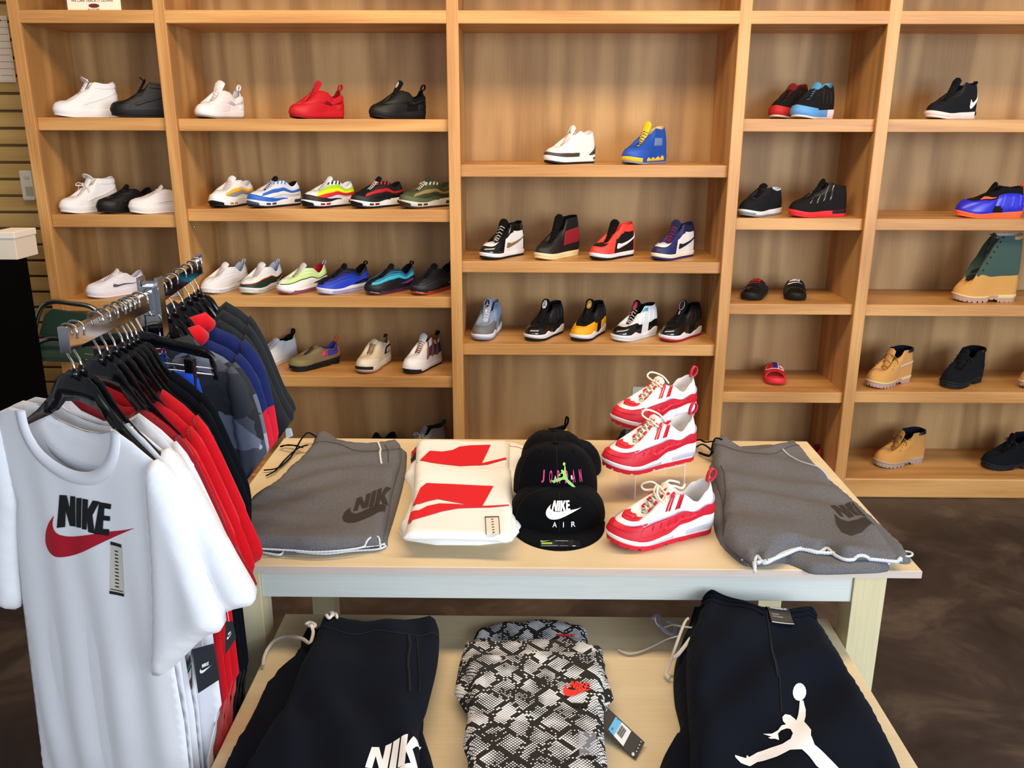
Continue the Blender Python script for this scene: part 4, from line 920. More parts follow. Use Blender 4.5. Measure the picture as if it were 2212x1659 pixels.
# ---- bay 5
s = bball('mid_top_sneaker', 'black mid sneaker with white side mark and white sole, top row of the right bay', '#15181f', None, '#efe6e4', '#e2ddda', '#1a1a1e', '#141519', top=[(0, .074), (.35, .118), (.5, .150), (.75, .140), (1, .150)], tongue=.168, sw='#f2f4f6', swp=(.66, .98, .20, .55, .22), W=.108)
s.spatch('toe_bumper', rub('#eadbd6'), -.35, .35, 0, 1, .003, both=False); s.spatch('heel_speckle', rub('#2c2a28'), .78, 1, .3, 1.0); s.loop(fab('#141519'), .012, .006, .002); put(s, 4, 0, 1996, 2106, .02)
s = Shoe(dict(L=.31, top=[(0, .085), (.3, .115), (.5, .135), (.75, .128), (1, .135)], tongue=.150, tl=.55, throat=.34, sole=[(0, .022), (.3, .018), (.55, .024), (1, .030)], flare=1.05, W=.11, out=.007), 'foam_sneaker', 'glossy blue and black foam sneaker with bright orange sole at the right edge')
s.upper(fab('#17171a')); s.sole(rub('#ff6a3a'), rub('#ff6a3a')); s.lining(fab('#141416')); s.tongue(fab('#141416'), w=.027)
BL = mat('#2a2cc8', .28, 0, 0, 400, .5)
s.patch('foam_shell', BL, -.50, .50, 0, lambda u: .55-.1*u, .005, both=False); s.patch('foam_shell', BL, .48, 1, .0, lambda u: .62+.12*math.sin((u-.48)*9), .005)
for k in range(4): s.patch('foam_rib', mat('#3a3ee0', .25), .54+.11*k, .59+.11*k, .12, .66, .010, n=5)
s.patch('side_window', fab('#1d1d20'), .46, .60, .02, .26, .008); s.patch('swoosh_mark', mat('#ff6a3a', .5), .26, .46, lambda u: .56, lambda u: .58+.10*(1-(u-.26)/.2), .009); s.loop(fab('#ff5a2a'), .022, .007, .003)
put(s, 4, 1, 2054, 2216, .03)
put(boot('tall_boot', 'tall wheat and dark green boot with lace-up canvas shaft at right', '#cf9a56', '#b09284', '#d9c795', '#d8d8e0', '#22262a', '#3c4644', tall=True, shaft='#3f5650', cuff='#a97c50'), 4, 2, 2050, 2198, .05)
put(boot('work_boot', 'wheat ankle boot with pale reflective stripe, left of the black boot', '#d09a58', '#b8958c', '#d8ca98', '#1b1c2a', '#8a6c34', '#efd964', stripe='#dcbcb4'), 4, 3, 1867, 1966, .03)
put(boot('work_boot', 'black suede ankle boot between two wheat boots', '#16191e', '#15181c', '#1a1e22', '#14161a', '#15171a', '#3c4044'), 4, 3, 2027, 2122, .03)
put(boot('work_boot', 'wheat ankle boot cut off by the right edge, right of the black boot', '#cf9856', '#b8958c', '#d8ca98', '#1b1c2a', '#8a6c34', '#efd964'), 4, 3, 2197, 2300, .03)
put(boot('work_boot', 'wheat ankle boot with mauve-grey sole alone on the bottom shelf', '#cb9450', '#a8948a', '#b3a08f', '#1b1c2a', '#8a6c34', '#efd964'), 4, 9, 1885, 1994, .10)
put(boot('work_boot', 'black lace-up ankle boot on the bottom shelf at the right edge', '#14171d', '#14171b', '#191d22', '#14161a', '#15171a', '#2c3034'), 4, 9, 2117, 2240, .08)
# ---- three red and white runners and their clear stands
RED = '#cf1830'
def hero(label, x0, x1, Z, yedge, ang, bowkind):
    s = Shoe(dict(L=.295, W=.112, res=1.9, top=[(0, .074), (.3, .118), (.48, .122), (.72, .094), (.88, .118), (1, .132)], tongue=.142, tl=.56, throat=.31, ow=.033,
      sole=[(0, .026), (.25, .026), (.45, .032), (.62, .050), (.85, .060), (1, .056)], spring=.018, toe=.050, flare=1.04, out=.012, lug=11), 'runner_sneaker', label)
    s.upper(lea('#f1f1f0')); s.sole(rub('#f1f0f0'), rub('#d51d34')); s.lining(fab('#d6d4d6')); s.tongue(fab('#eceae4'), w=.028)
    s.laces(mat('#ece6cf', .8), 6, .0028, t1=.50, loose=.007, flat=.75)
    red = lea(RED); dk = lea('#b81228')
    wv = lambda a, b, c=.0: (lambda u: a+b*math.sin((u-.30)*6.2)+c*max(0, u-.7))
    s.patch('toe_guard', red, -.30, .30, 0, lambda u: .44-.25*u*u, .0025, both=False)
    top_ = lambda u: .36+.15*math.sin((u-.30)*5.6)+.9*max(0, u-.80)*1.6
    s.patch('side_panel', red, .26, 1, 0, lambda u: min(.96, top_(u)), .0032)
    s.patch('piping', mat('#a9a3bf', .4), .10, 1, lambda u: min(.955, top_(u) if u > .26 else .40), lambda u: min(.985, (top_(u) if u > .26 else .40)+.02), .0042)
    s.patch('toe_seam', dk, -.30, .30, .25, .265, .0042, both=False)
    for k in range(8): s.patch('side_rib', dk, .34+.052*k, .352+.052*k, lambda u: .22, lambda u: top_(u)-.03, .0062, n=3, k=3)
    s.patch('lower_seam', dk, .28, .98, lambda u: .12+.35*(top_(u)-.4), lambda u: .14+.35*(top_(u)-.4), .0046)
    s.patch('vamp_patch', red, -.20, .20, lambda u: .60, lambda u: .90-.9*u, .003, both=False)
    sw = s.swoosh(mat('#e0263e', .4), .42, .66, .20, .16, .10, .0085)
    for t in (.40, .47): s.patch('ghillie_loop', red, t, t+.012, .60, 1, .006, n=3); s.patch('ghillie_loop', red, t+.02, t+.032, .60, 1, .006, n=3)
    for q in (.36, .41, .46, .51, .55):
        for sg in (1, -1):
            P = s.topt(q, sg); box('eyelet_loop', -.006, .006, -.0035, .0035, -.0015, .0035, red, s.T, .001, Matrix.Translation(P+Vector((0, 0, .004)))@Matrix.Rotation(-.6, 4, 'Y'))
    s.spatch('air_window', pat('#c9c9da'), .60, .90, .12, lambda u: .42, .002); s.spatch('air_window', pat('#bfc3d6'), .30, .52, .10, .40, .002)
    s.patch('tongue_emblem', mat(RED, .5), .0, .001, .99, 1, .001, n=2) if False else None
    prints('swoosh_mark', [[(a, b) for a, b in SWOOSH]], s.tmap(.80, .93, .011), mat(RED, .5), s.T, .2)
    vp = lambda a, b: s.U((a-.5)*.22, .64+.14*(1-b), .0045); prints('swoosh_mark', [SWOOSH], vp, mat('#ee4058', .4), s.T, .1)
    s.loop(mat('#d8304a', .6), .034, .006, .005)
    c = s.topt(.50, 1); c = Vector((c.x, 0, max(c.z, s.tz(c.x))+.008)); mb = MB(); m = mat('#ece6cf', .8)
    if bowkind == 2:
        for sg, q in ((1, 1), (-1, .8), (-1, 1.3)):
            mb.tube(smoothpts([c, c+Vector((-.022, sg*.012*q, .020)), c+Vector((-.040, sg*.032*q, .008)), c+Vector((-.024, sg*.040*q, -.012)), c+Vector((0, sg*.016, -.004))], 6), .0030, 6, flat=.8)
        mb.tube(smoothpts([c, c+Vector((.02, -.012, .012)), c+Vector((.045, -.018, .004)), c+Vector((.058, -.012, .010))], 6), .0030, 6)
        mb.tube(smoothpts([c, c+Vector((.022, .010, .016)), c+Vector((.048, .008, .010)), c+Vector((.060, .016, .002))], 6), .0030, 6)
    else:
        mb.tube(smoothpts([c, c+Vector((-.016, .02, .016)), c+Vector((.01, .036, .022)), c+Vector((.04, .02, .010)), c+Vector((.055, .004, -.012))], 6), .0028, 6)
        mb.tube(smoothpts([c, c+Vector((-.012, -.02, .010)), c+Vector((.0, -.03, -.004)), c+Vector((.02, -.022, -.012))], 6), .0028, 6)
    mb.build('lace_bow', m, s.T)
    X, Y, ps = solve(x0, x1, Z, yedge, s.L, s.W, ang, .09); s.place(X, Y, Z+.0005, ps); return s, X, Y, ps
hero('red and white runner standing directly on the table, lowest of three', 1297, 1551, ZTB, 1.905, 24, 2)
Y2 = 2.20; Z2 = ZTB+.075
_, X2, Yc2, p2 = hero('red and white runner on the shorter clear stand, middle of three', 1291, 1509, Z2, Y2, 27, 1)
Y3 = 2.47; Z3 = ZTB+.108
_, X3, Yc3, p3 = hero('red and white runner on the tall clear stand, highest of three', 1308, 1513, Z3, Y3, 27, 1)
for lab, X, Y, ps, Z in (('short clear acrylic riser under the middle red and white runner', X2, Yc2, p2, Z2), ('tall clear acrylic riser under the highest red and white runner', X3, Yc3, p3, Z3)):
    A = thing('acrylic_riser', lab, 'stand', (X+.01, Y, ZTB), ps)
    h = Z-ZTB; a, b = .085, .042
    box('platform', -a, a, -b, b, h-.003, h-.0002, ACR, A, 0); box('front_edge', -a, a, -b-.0008, -b, h-.003, h-.0002, ACRE, A, 0)
    for sx in (-a, a-.003): box('side_sheet', sx, sx+.003, -b, b, .0003, h-.0032, ACR, A, 0); box('side_edge', sx, sx+.003, -b-.0008, -b, .0003, h-.0032, ACRE, A, 0)
# ============================================================ CLOTHES ON THE TABLES
PATHY = 1.85
def cpx(name, px, z0, m, parent, base, sl=0, fold=None, g=.013, edge=.02, bs=0):
    """puffed layer of cloth lying on z=base whose top follows the plane z0+sl*(y-PATHY)"""
    nrm = Vector((0, -sl, 1)).normalized(); O = (0, PATHY, z0)
    mp = lambda x, y: tuple(onP(x, y, O, nrm)[:2])
    poly = [mp(*p) for p in smoothpx(px)]
    F = lambda a, b, n: Vector((a, b, (base+bs*(b-PATHY))*(1-n)+n*(z0+sl*(b-PATHY))))
    th = z0-base
    f2 = (lambda a, b: fold(a, b)/th) if fold else None
    c = Cloth(name, poly, 1.0, m, parent, F, edge, f2, g)
    c.px = lambda x, y, off=.0012: c.at(*mp(x, y), 0)+Vector((0, 0, off)); c.mp = mp
    return c
def smoothpx(px, n=3): return [(p.x, p.y) for p in smoothpts([(x, y, 0) for x, y in px], n, True)]
def pxprint(name, polys, c, m, parent, g=4, off=.0014): return prints(name, polys, lambda x, y: c.px(x, y, off), m, parent, g)
def qw(s, tl, tr, br, bl): f = quad(tl, tr, br, bl); return [[tuple(f(a, b)) for a, b in p] for p in word(s, 0)]
def hem(name, px, c, m, parent, r=.0024, dz=-.004, z=None):
    pts = [(p.x, p.y) for p in smoothpts([(x, y, 0) for x, y in px], 14)]; P = []
    for i, (x, y) in enumerate(pts):
        q = c.px(x, y, 0) if z is None else onZ(x, y, z); P.append(q+Vector((0, 0, dz if z is None else .001)))
    return MB().tube(P, [r*(1.22 if i % 2 else .88) for i in range(len(P))], 6).build(name, m, parent)
M_HEM = fab('#cfd5dd'); M_TRIM = mat('#2b2725', .6); LACE = fab('#131314'); WLACE = fab('#d8d2cc')
c6 = lambda L: [(480+x/3.456, 900+y/3.456) for x, y in L]
# left grey shorts (two pairs stacked)
def shorts_group(): pass
G1 = thing('fleece_shorts', 'lower pair of grey fleece shorts in the left stack, edges showing at the right', 'shorts')
c = cpx('body', [(700, 945), (780, 955), (868, 962), (878, 985), (872, 1030), (856, 1090), (838, 1148), (832, 1170), (780, 1174), (690, 1180), (610, 1184), (560, 1176), (520, 1166), (505, 1125), (560, 1060), (640, 1000)], ZTB+.018, M_HEATH, G1, ZTB, fold=folds(3, .3, .1, .0006))
hem('hem_stitching', [(520, 1183), (560, 1192), (604, 1199), (615, 1186), (640, 1192), (700, 1197), (760, 1191), (815, 1187), (834, 1180)], c, M_HEM, G1, .0028, z=ZTB+.005)
hem('hem_stitching', [(520, 1176), (600, 1186), (700, 1189), (770, 1184), (832, 1176)], c, M_HEM, G1, .0028, z=ZTB+.013)
G2 = thing('fleece_shorts', 'upper pair of grey fleece shorts with dark lettering, left side of the table', 'shorts')
c = cpx('body', c6([(690,120),(740,100),(790,100),(880,150),(980,185),(1080,190),(1200,175),(1290,158),(1325,170),(1335,240),(1325,320),(1295,420),(1260,560),(1235,700),(1205,820),(1180,895),(1040,910),(900,930),(700,945),(500,932),(300,918),(130,920),(80,860),(50,740),(120,670),(200,600),(400,450),(560,300),(660,200)]), ZTB+.040, M_HEATH, G2, ZTB+.019, fold=folds(11, 1.9, .15, .0065), edge=.018)
hem('hem_stitching', c6([(125,918),(300,930),(500,940),(700,952),(900,940),(1040,918),(1120,880),(1165,880),(1178,915)]), c, M_HEM, G2, dz=-.003)
pxprint('dark_lettering', qw('NIK', *c6([(1005,604),(1262,520),(1238,640),(980,712)])), c, M_TRIM, G2)
pxprint('swoosh_mark', [c6([(958,682),(915,715),(898,750),(905,775),(935,795),(985,798),(1040,785),(1110,760),(1175,725),(1218,700),(1222,655),(1180,655),(1120,680),(1050,720),(1000,735),(970,725),(956,705)])], c, M_TRIM, G2)
hem('pocket_edge', c6([(1165,200),(1182,240),(1178,290),(1188,340)]), c, fab('#d9d9dc'), G2, .003, .002)
hem('pocket_seam', c6([(1215,205),(1238,250),(1240,330)]), c, fab('#3c3c40'), G2, .0012, .001)
hem('waist_seam', c6([(668,205),(760,195),(880,215),(1000,250),(1120,262),(1240,250),(1330,225)]), c, fab('#47474b'), G2, .0014, .0008)
def string(name, pts, m, parent, r=.0035, flat=.6): return MB().tube(smoothpts(pts, 6), r, 7, flat=flat).build(name, m, parent)
zt = ZTB+.008
for L in ([(700,150,.03),(640,120,.03),(590,170,.02),(520,290,0),(420,380,0),(310,400,0)], [(640,210,.02),(560,240,.01),(470,320,0),(400,400,0),(330,440,0)], [(600,230,.01),(500,210,.004),(440,225,0),(460,215,.01),(560,215,.02)]):
    string('drawstring', [onZ(480+x/3.456, 900+y/3.456, zt+d) for x, y, d in L], LACE, G2)
# right grey shorts
c7 = lambda L: [(1480+x/3.016, 900+y/3.016) for x, y in L]
G3 = thing('fleece_shorts', 'lower pair of grey fleece shorts in the right stack, frayed white hem below', 'shorts')
c = cpx('body', c7([(200,220),(700,180),(900,350),(1100,520),(1300,700),(1400,790),(1475,890),(1440,912),(1330,900),(1325,960),(1100,975),(850,978),(760,945),(640,905),(500,930),(400,925),(330,880),(230,780),(185,640),(190,480)]), ZTB+.020, M_HEATH, G3, ZTB, fold=folds(5, .8, .11, .0006))
hem('hem_stitching', c7([(640,910),(740,955),(860,980),(1000,982),(1150,975),(1310,965),(1325,920),(1280,895)]), c, M_HEM, G3, .0036, z=ZTB+.006)
hem('hem_stitching', c7([(370,935),(385,908),(415,915),(440,925)]), c, M_HEM, G3, z=ZTB+.012)
hem('hem_stitching', c7([(1330,905),(1460,912),(1472,888),(1380,872)]), c, M_HEM, G3, z=ZTB+.012)
lin_ = cpx('inner_lining', c7([(640,905),(800,880),(1000,905),(1250,895),(1310,910),(1300,955),(1100,968),(860,972),(740,945)]), ZTB+.010, fab('#b4b5b8'), G3, ZTB+.001, g=.02)
G4 = thing('fleece_shorts', 'upper pair of grey fleece shorts with brown logo print, right side of the table', 'shorts')
c = cpx('body', c7([(170,160),(200,125),(240,112),(300,140),(400,185),(500,190),(600,165),(690,125),(720,130),(760,180),(840,262),(950,392),(1040,482),(1150,582),(1250,702),(1370,832),(1412,875),(1380,885),(1250,872),(1150,870),(1050,872),(990,845),(930,800),(870,825),(750,802),(650,825),(560,880),(520,895),(480,850),(455,880),(458,945),(420,890),(300,800),(250,720),(255,600),(240,470),(200,350),(185,230)]), ZTB+.048, M_HEATH, G4, ZTB+.021, fold=folds(23, 1.05, .15, .0105), edge=.022)
hem('hem_stitching', c7([(460,950),(455,900),(475,852),(515,895),(560,882),(650,830),(750,806),(870,828),(930,802),(990,850),(1060,875),(1150,868),(1250,874),(1380,886),(1414,876)]), c, M_HEM, G4, .0042, dz=-.001)
hem('hem_stitching', c7([(465,955),(560,935),(660,895),(760,860),(860,885),(1000,895),(1120,905),(1250,890),(1330,885)]), c, M_HEM, G4, .0045, z=ZTB+.024)
pxprint('brown_lettering', [c7([(945,600),(975,585),(1038,636),(1000,574),(1032,562),(1098,668),(1066,680),(1002,622),(1030,672),(1005,662)]), c7([(1042,558),(1076,546),(1142,648),(1108,662)])], c, M_TRIM, G4)
pxprint('swoosh_mark', [c7([(970,650),(985,700),(1020,745),(1080,772),(1150,765),(1210,725),(1245,680),(1205,630),(1170,665),(1120,695),(1060,700),(1010,680)])], c, M_TRIM, G4)
pxprint('brown_lettering', [c7([(1086,543),(1118,545),(1175,590),(1198,624),(1152,642)])], c, M_TRIM, G4)
hem('pocket_edge', c7([(635,212),(700,255),(760,300),(850,340),(940,378)]), c, fab('#a9b4c2'), G4, .0028, .002)
hem('side_seam', c7([(235,300),(255,400),(262,470),(250,560),(255,640),(248,720)]), c, fab('#3b3b40'), G4, .0014, .001)
hem('waist_seam', c7([(185,200),(240,185),(330,215),(430,235),(560,235),(660,205),(745,190)]), c, fab('#47474b'), G4, .0014, .0008)
for L in ([(240,150,.055),(200,140,.055),(180,180,.04),(170,240,.02),(150,255,.01),(90,235,0)], [(190,160,.045),(130,165,.03),(95,150,.02),(60,160,.03)], [(180,230,.03),(150,200,.03),(110,180,.02),(70,200,.01)]):
    string('drawstring', [onZ(1480+x/3.016, 900+y/3.016, zt+d) for x, y, d in L], LACE, G4, .004)
# folded white shirts with red print
WT = fab('#ececea'); RP = mat('#d41222', .7)
def fshirt(label, px, z0, z1, seed, g=.013, m=WT, edge=.016):
    t = thing('folded_shirt', label, 'shirt'); return t, cpx('body', px, z1, m, t, z0, fold=folds(seed, 1.2, .16, .0012), g=g, edge=edge)
t, c = fshirt('folded white shirt at the bottom of the stack, corner sticking out left', [(905,955),(1000,958),(1060,1010),(1104,1060),(1106,1158),(874,1156),(884,1100),(888,1050),(874,1026),(878,1010),(890,992)], ZTB, ZTB+.014, 1)
pxprint('dark_red_trim', [[(889,968),(903,962),(903,972),(888,982)]], c, mat('#b1202c', .7), t); pxprint('black_trim', [[(887,984),(902,976),(902,990),(888,993)]], c, mat('#161618', .7), t)
t, c = fshirt('folded white shirt with red piping sticking out right of the stack', [(1000,955),(1100,952),(1138,962),(1140,968),(1128,1000),(1118,1030),(1112,1060),(1107,1157),(875,1155),(900,1060),(950,970)], ZTB+.0145, ZTB+.026, 2)
hem('red_piping', [(1100,964),(1118,966),(1134,972)], c, RP, t, .0008, .001)
t, c = fshirt('folded white shirt with red print, upper back one of the two printed', [(900,952),(908,948),(949,946),(1030,950),(1096,948),(1100,952),(1101,967),(1100,1000),(1105,1080),(1104,1156),(874,1153),(893,1060),(897,1000)], ZTB+.0265, ZTB+.044, 3)
pxprint('red_print', [c6([(1475,330),(1550,255),(1640,262),(1720,250),(1770,225),(1850,216),(2005,212),(1940,350),(1900,368),(1780,375),(1650,360),(1550,345)]), c6([(1935,352),(2122,303),(2122,318),(1980,362),(1900,370)])], c, RP, t)
t, c = fshirt('folded white shirt with wide red print and size sticker, nearest in its stack', [(896,997),(910,992),(943,1001),(1030,1007),(1096,1006),(1104,1016),(1107,1074),(1106,1110),(1104,1157),(1060,1156),(1030,1155),(943,1153),(874,1152),(873,1146),(880,1120),(891,1074),(895,1030)], ZTB+.0445, ZTB+.060, 4)
pxprint('red_print', [c6([(1420,658),(1450,600),(1480,530),(1525,495),(1700,502),(1850,512),(2025,522),(1942,668),(1825,660),(1700,638),(1610,620),(1540,635),(1470,655)]), c6([(1408,705),(1470,700),(1530,670),(1620,652),(1720,655),(1825,662),(1942,668),(2143,655),(2143,663),(1990,680),(1760,690),(1640,710),(1520,745),(1382,785)])], c, RP, t)
st = lambda L: c6(L)
pxprint('size_sticker', [c6([(1964,757),(2064,754),(2072,876),(1970,876)])], c, mat('#e4ded2', .3), t, off=.0016)
pxprint('sticker_print', [c6([(1960,752),(2066,750),(2066,757),(1961,760)]), c6([(1962,757),(1967,757),(1973,877),(1968,877)]), c6([(2062,755),(2067,755),(2075,877),(2070,877)])]+[c6([(2008+k*2,770+k*19),(2024+k*2,767+k*19),(2024+k*2,773+k*19),(2008+k*2,776+k*19)]) for k in range(6)], c, mat('#3a3230', .5), t, off=.0022)
# ---- lower table
NB = fab('#0f131d')
S0 = thing('fleece_shorts', 'lower black fleece garment under the left black shorts with white drawstring', 'shorts')
c3 = lambda L: [(300+x/3.16, 1240+y/3.16) for x, y in L]
c = cpx('body', c3([(1110,360),(1170,318),(1300,400),(1500,700),(1900,820),(1935,1000),(1925,1500),(430,1500),(530,1330),(640,1110),(760,900),(850,720),(960,600),(1060,500),(1098,430)]), ZL+.036, NB, S0, ZL, sl=0, fold=folds(31, .7, .1, .002), g=.018)
string('drawstring', [onZ(300+x/3.16, 1240+y/3.16, ZL+.012+d) for x, y, d in ((1175,345,.06),(1190,400,.05),(1165,470,.045),(1110,440,.03),(1010,425,.0),(930,450,0),(880,510,0),(855,570,0),(848,620,0))], WLACE, S0, .0042, .4)
string('drawstring_knot', [onZ(300+x/3.16, 1240+y/3.16, ZL+.066) for x, y in ((1140,345),(1165,330),(1200,345),(1195,362),(1160,352))], WLACE, S0, .005, .7)
S1 = thing('fleece_shorts', 'black fleece shorts with big white lettering at the lower left', 'shorts')
c = cpx('body', c3([(1208,330),(1225,275),(1260,242),(1310,236),(1400,262),(1500,280),(1600,290),(1750,280),(1880,264),(2010,260),(2040,275),(2048,340),(2042,450),(2025,560),(1990,700),(1955,830),(1925,900),(1905,1000),(1912,1100),(1908,1300),(1905,1520),(560,1520),(700,1270),(860,1010),(960,880),(1040,700),(1100,560),(1165,430)]), ZL+.085, NB, S1, ZL+.041, fold=folds(37, .35, .13, .013), g=.013, edge=.028)
pxprint('white_lettering', qw('NIK', *c3([(1590,1172),(1925,1075),(1910,1290),(1545,1335)])), c, mat('#efeff1', .7), S1)
pxprint('swoosh_mark', [c3([(1700,1345),(1780,1310),(1850,1290),(1905,1262),(1905,1330),(1800,1370),(1700,1390)])], c, mat('#efeff1', .7), S1)
hem('pocket_edge', c3([(1840,415),(1850,500),(1838,600),(1845,700),(1850,800)]), c, mat('#07080b', .9), S1, .0030, .001); hem('pocket_seam', c3([(1895,410),(1905,540),(1915,680),(1912,800)]), c, mat('#0a0b0e', .9), S1, .0012, .001)
hem('waist_seam', c3([(1215,330),(1300,350),(1450,385),(1600,380),(1750,410),(1900,400),(2040,380)]), c, mat('#0b0d12', .9), S1, .0016, .001)
string('drawstring_knot', [c.px(300+x/3.16, 1240+y/3.16, .006) for x, y in ((1280,280),(1300,300),(1320,280),(1310,262),(1335,255),(1352,300),(1345,275),(1325,290))], WLACE, S1, .0045, .7)
c4 = lambda L: [(940+x/4.096, 1280+y/4.096) for x, y in L]
KN = []
def snake(label, px, z0, z1, seed): t = thing('folded_shirt', label, 'shirt'); return t, cpx('body', px, z1, M_SNAKE, t, z0, fold=folds(seed, 1.0, .12, .0020), g=.014, edge=.02)
t, c = snake('snakeskin print folded shirt at the back and bottom of its stack', c4([(345,330),(380,285),(600,230),(750,232),(900,208),(1100,215),(1200,240),(1340,275),(1355,400),(1400,800),(350,800)]), ZL, ZL+.026, 41)
pxprint('red_lettering', qw('NIKE', *c4([(1075,372),(1235,372),(1228,398),(1068,396)])), c, mat('#e02a20', .7), t)
t, c = snake('snakeskin print folded shirt in the middle of its stack', c4([(263,425),(350,410),(480,400),(620,405),(900,378),(1100,388),(1300,400),(1410,440),(1482,458),(1488,600),(1490,1000),(262,1000)]), ZL+.0265, ZL+.044, 43)
t, c = snake('snakeskin print folded shirt on top with red logo and hang tag', c4([(300,522),(420,512),(520,512),(610,530),(700,520),(900,480),(1050,492),(1200,490),(1350,510),(1495,542),(1500,700),(1502,900),(1492,1050),(1500,1250),(1520,1400),(1532,1560),(1540,1900),(240,1900),(248,1600),(285,1500),(285,1400),(248,1290),(262,1150),(290,1050),(278,900),(298,750),(270,640)]), ZL+.0445, ZL+.066, 47)
pxprint('red_lettering', qw('NIKE', *c4([(1205,785),(1372,805),(1352,878),(1188,852)])), c, mat('#ea2c20', .6), t, g=3, off=.0022)
pxprint('red_swoosh', [[tuple(quad(*c4([(1135,815),(1400,815),(1400,925),(1135,925)]))(a, b)) for a, b in SWOOSH]], c, mat('#ea2c20', .6), t, g=3, off=.0022)
pxprint('size_sticker', [c4([(1212,978),(1350,985),(1352,1020),(1210,1010)]), c4([(1280,1450),(1430,1450),(1430,1472),(1280,1470)])], c, mat('#101014', .3), t, g=4, off=.002)
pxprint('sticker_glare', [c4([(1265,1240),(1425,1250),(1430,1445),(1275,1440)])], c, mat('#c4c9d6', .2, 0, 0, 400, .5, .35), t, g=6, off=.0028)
# hang tag
def card(name, corners, m, parent, th=.0008):
    P = [Vector(p) for p in corners]; n = (P[1]-P[0]).cross(P[3]-P[0]).normalized()*th; V = P+[p+n for p in P]
    return obj(name, V, [(0, 1, 2, 3), (7, 6, 5, 4), (0, 4, 5, 1), (1, 5, 6, 2), (2, 6, 7, 3), (3, 7, 4, 0)], m, parent, False)
hz = [ZL+.034, ZL+.010, ZL+.003, ZL+.026]
tq = c4([(1507,1000),(1855,1325),(1775,1480),(1420,1140)]); P4 = [onZ(x, y, z) for (x, y), z in zip(tq, hz)]
tg = thing('hang_tag', 'black hang tag with blue and white barcode label beside the snakeskin shirts', 'tag')
card('tag_card', P4, mat('#22262b', .5), tg)
nn = (P4[1]-P4[0]).cross(P4[3]-P4[0]).normalized(); nn = nn if nn.z > 0 else -nn
tf = lambda x, y, off=.0014: (lambda u, v: P4[0].lerp(P4[1], u).lerp(P4[3].lerp(P4[2], u), v)+nn*off)(*uvq(x, y))
def uvq(x, y):   # crop pixel -> uv in the tag
    x = 940+x/4.096; y = 1280+y/4.096; (x0, y0), (x1, y1), (x3, y3) = tq[0], tq[1], tq[3]
    a, b, c_, d = x1-x0, x3-x0, y1-y0, y3-y0; D = a*d-b*c_; return ((x-x0)*d-(y-y0)*b)/D, (a*(y-y0)-c_*(x-x0))/D
tp = lambda name, L, m, off=.0014: prints(name, [[(x, y) for x, y in q] for q in L], lambda x, y: tf(x, y, off), m, tg, 60)
tp('blue_label', [[(1600,1105),(1655,1155),(1580,1270),(1532,1215)]], mat('#63b4e6', .5)); tp('white_label', [[(1655,1155),(1737,1232),(1662,1358),(1580,1270)]], mat('#e6e9ee', .5))
bars = []
for k in range(9):
    t0 = .10+.075*k; w = .025+.018*(k % 3); q = lambda s_, r: (1580+(1655-1580)*r+(1662-1580)*s_*1.0+(0), 1270+(1155-1270)*r+(1358-1270)*s_)
    bars.append([q(t0*.8, .25), q(t0*.8, .85), q((t0+w)*.8, .85), q((t0+w)*.8, .25)])
tp('barcode', bars, mat('#22252a', .5), .0022)
tp('blue_print', [[(1560,1215),(1572,1198),(1580,1206),(1568,1223)], [(1612,1128),(1620,1118),(1628,1126),(1620,1136)]], mat('#1f5f98', .5), .0022)
tp('white_mark', [[(1745+13*math.cos(k*PI/6), 1425+16*math.sin(k*PI/6)) for k in range(12)]]+[[(1772+k*14, 1405-k*26), (1777+k*14, 1396-k*26), (1783+k*14, 1402-k*26), (1778+k*14, 1411-k*26)] for k in range(4)], mat('#d9dce0', .5), .0022)
tp('swoosh_mark', [[(1468+a*36, 1108-b*20) for a, b in SWOOSH]], mat('#0c0d10', .5), .0022); tp('tag_slot', [[(1505,1058),(1522,1035),(1527,1040),(1510,1063)]], mat('#b9bdc2', .5), .0022)
MB().tube(smoothpts([tf(1515, 1045), tf(1500, 1030)+Vector((0, 0, .012)), onZ(1303, 1515, ZL+.05)], 5), .0006, 5).build('tag_string', mat('#cfd2d6', .4), tg)
# black shorts with the white jumping figure
c5 = lambda L: [(1320+x/3.161, 1220+y/3.161) for x, y in L]
S2 = thing('fleece_shorts', 'lower black shorts with loose white drawstrings under the pair with white figure', 'shorts')
c = cpx('body', c5([(535,300),(545,250),(620,250),(900,330),(1200,360),(1380,380),(1560,640),(1700,860),(1860,1200),(1960,1550),(250,1550),(305,1420),(340,1290),(385,1175),(450,1085),(482,1000),(465,900),(445,800),(436,650),(450,520),(490,420),(530,350)]), ZL+.083, NB, S2, ZL, sl=.10, fold=folds(51, .2, .1, .0015), g=.018)
for L in ([(545,430,.07),(480,420,.05),(420,410,.03),(350,430,.01),(310,400,.02),(300,360,.03)], [(530,365,.09),(500,400,.08),(440,560,.06),(400,680,.02),(370,745,.004),(400,775,.004)], [(450,490,.05),(380,510,.02),(280,560,.004),(180,600,0),(110,605,0),(50,582,0)], [(545,500,.08),(500,560,.07),(460,610,.06),(430,635,.05)]):
    string('drawstring', [onZ(1320+x/3.161, 1220+y/3.161, ZL+.006+d) for x, y, d in L], WLACE, S2, .0052, .35)
string('clear_wrap', [onZ(1320+x/3.161, 1220+y/3.161, ZL+.02) for x, y in ((280,370),(320,345),(330,400),(380,460),(430,470),(440,410),(380,385))], mat('#b9c2e4', .15, 0, 0, 400, .5, .55), S2, .007, .3)
S3 = thing('fleece_shorts', 'black shorts with large white jumping figure print at the lower right', 'shorts')
zc = ZL+.142
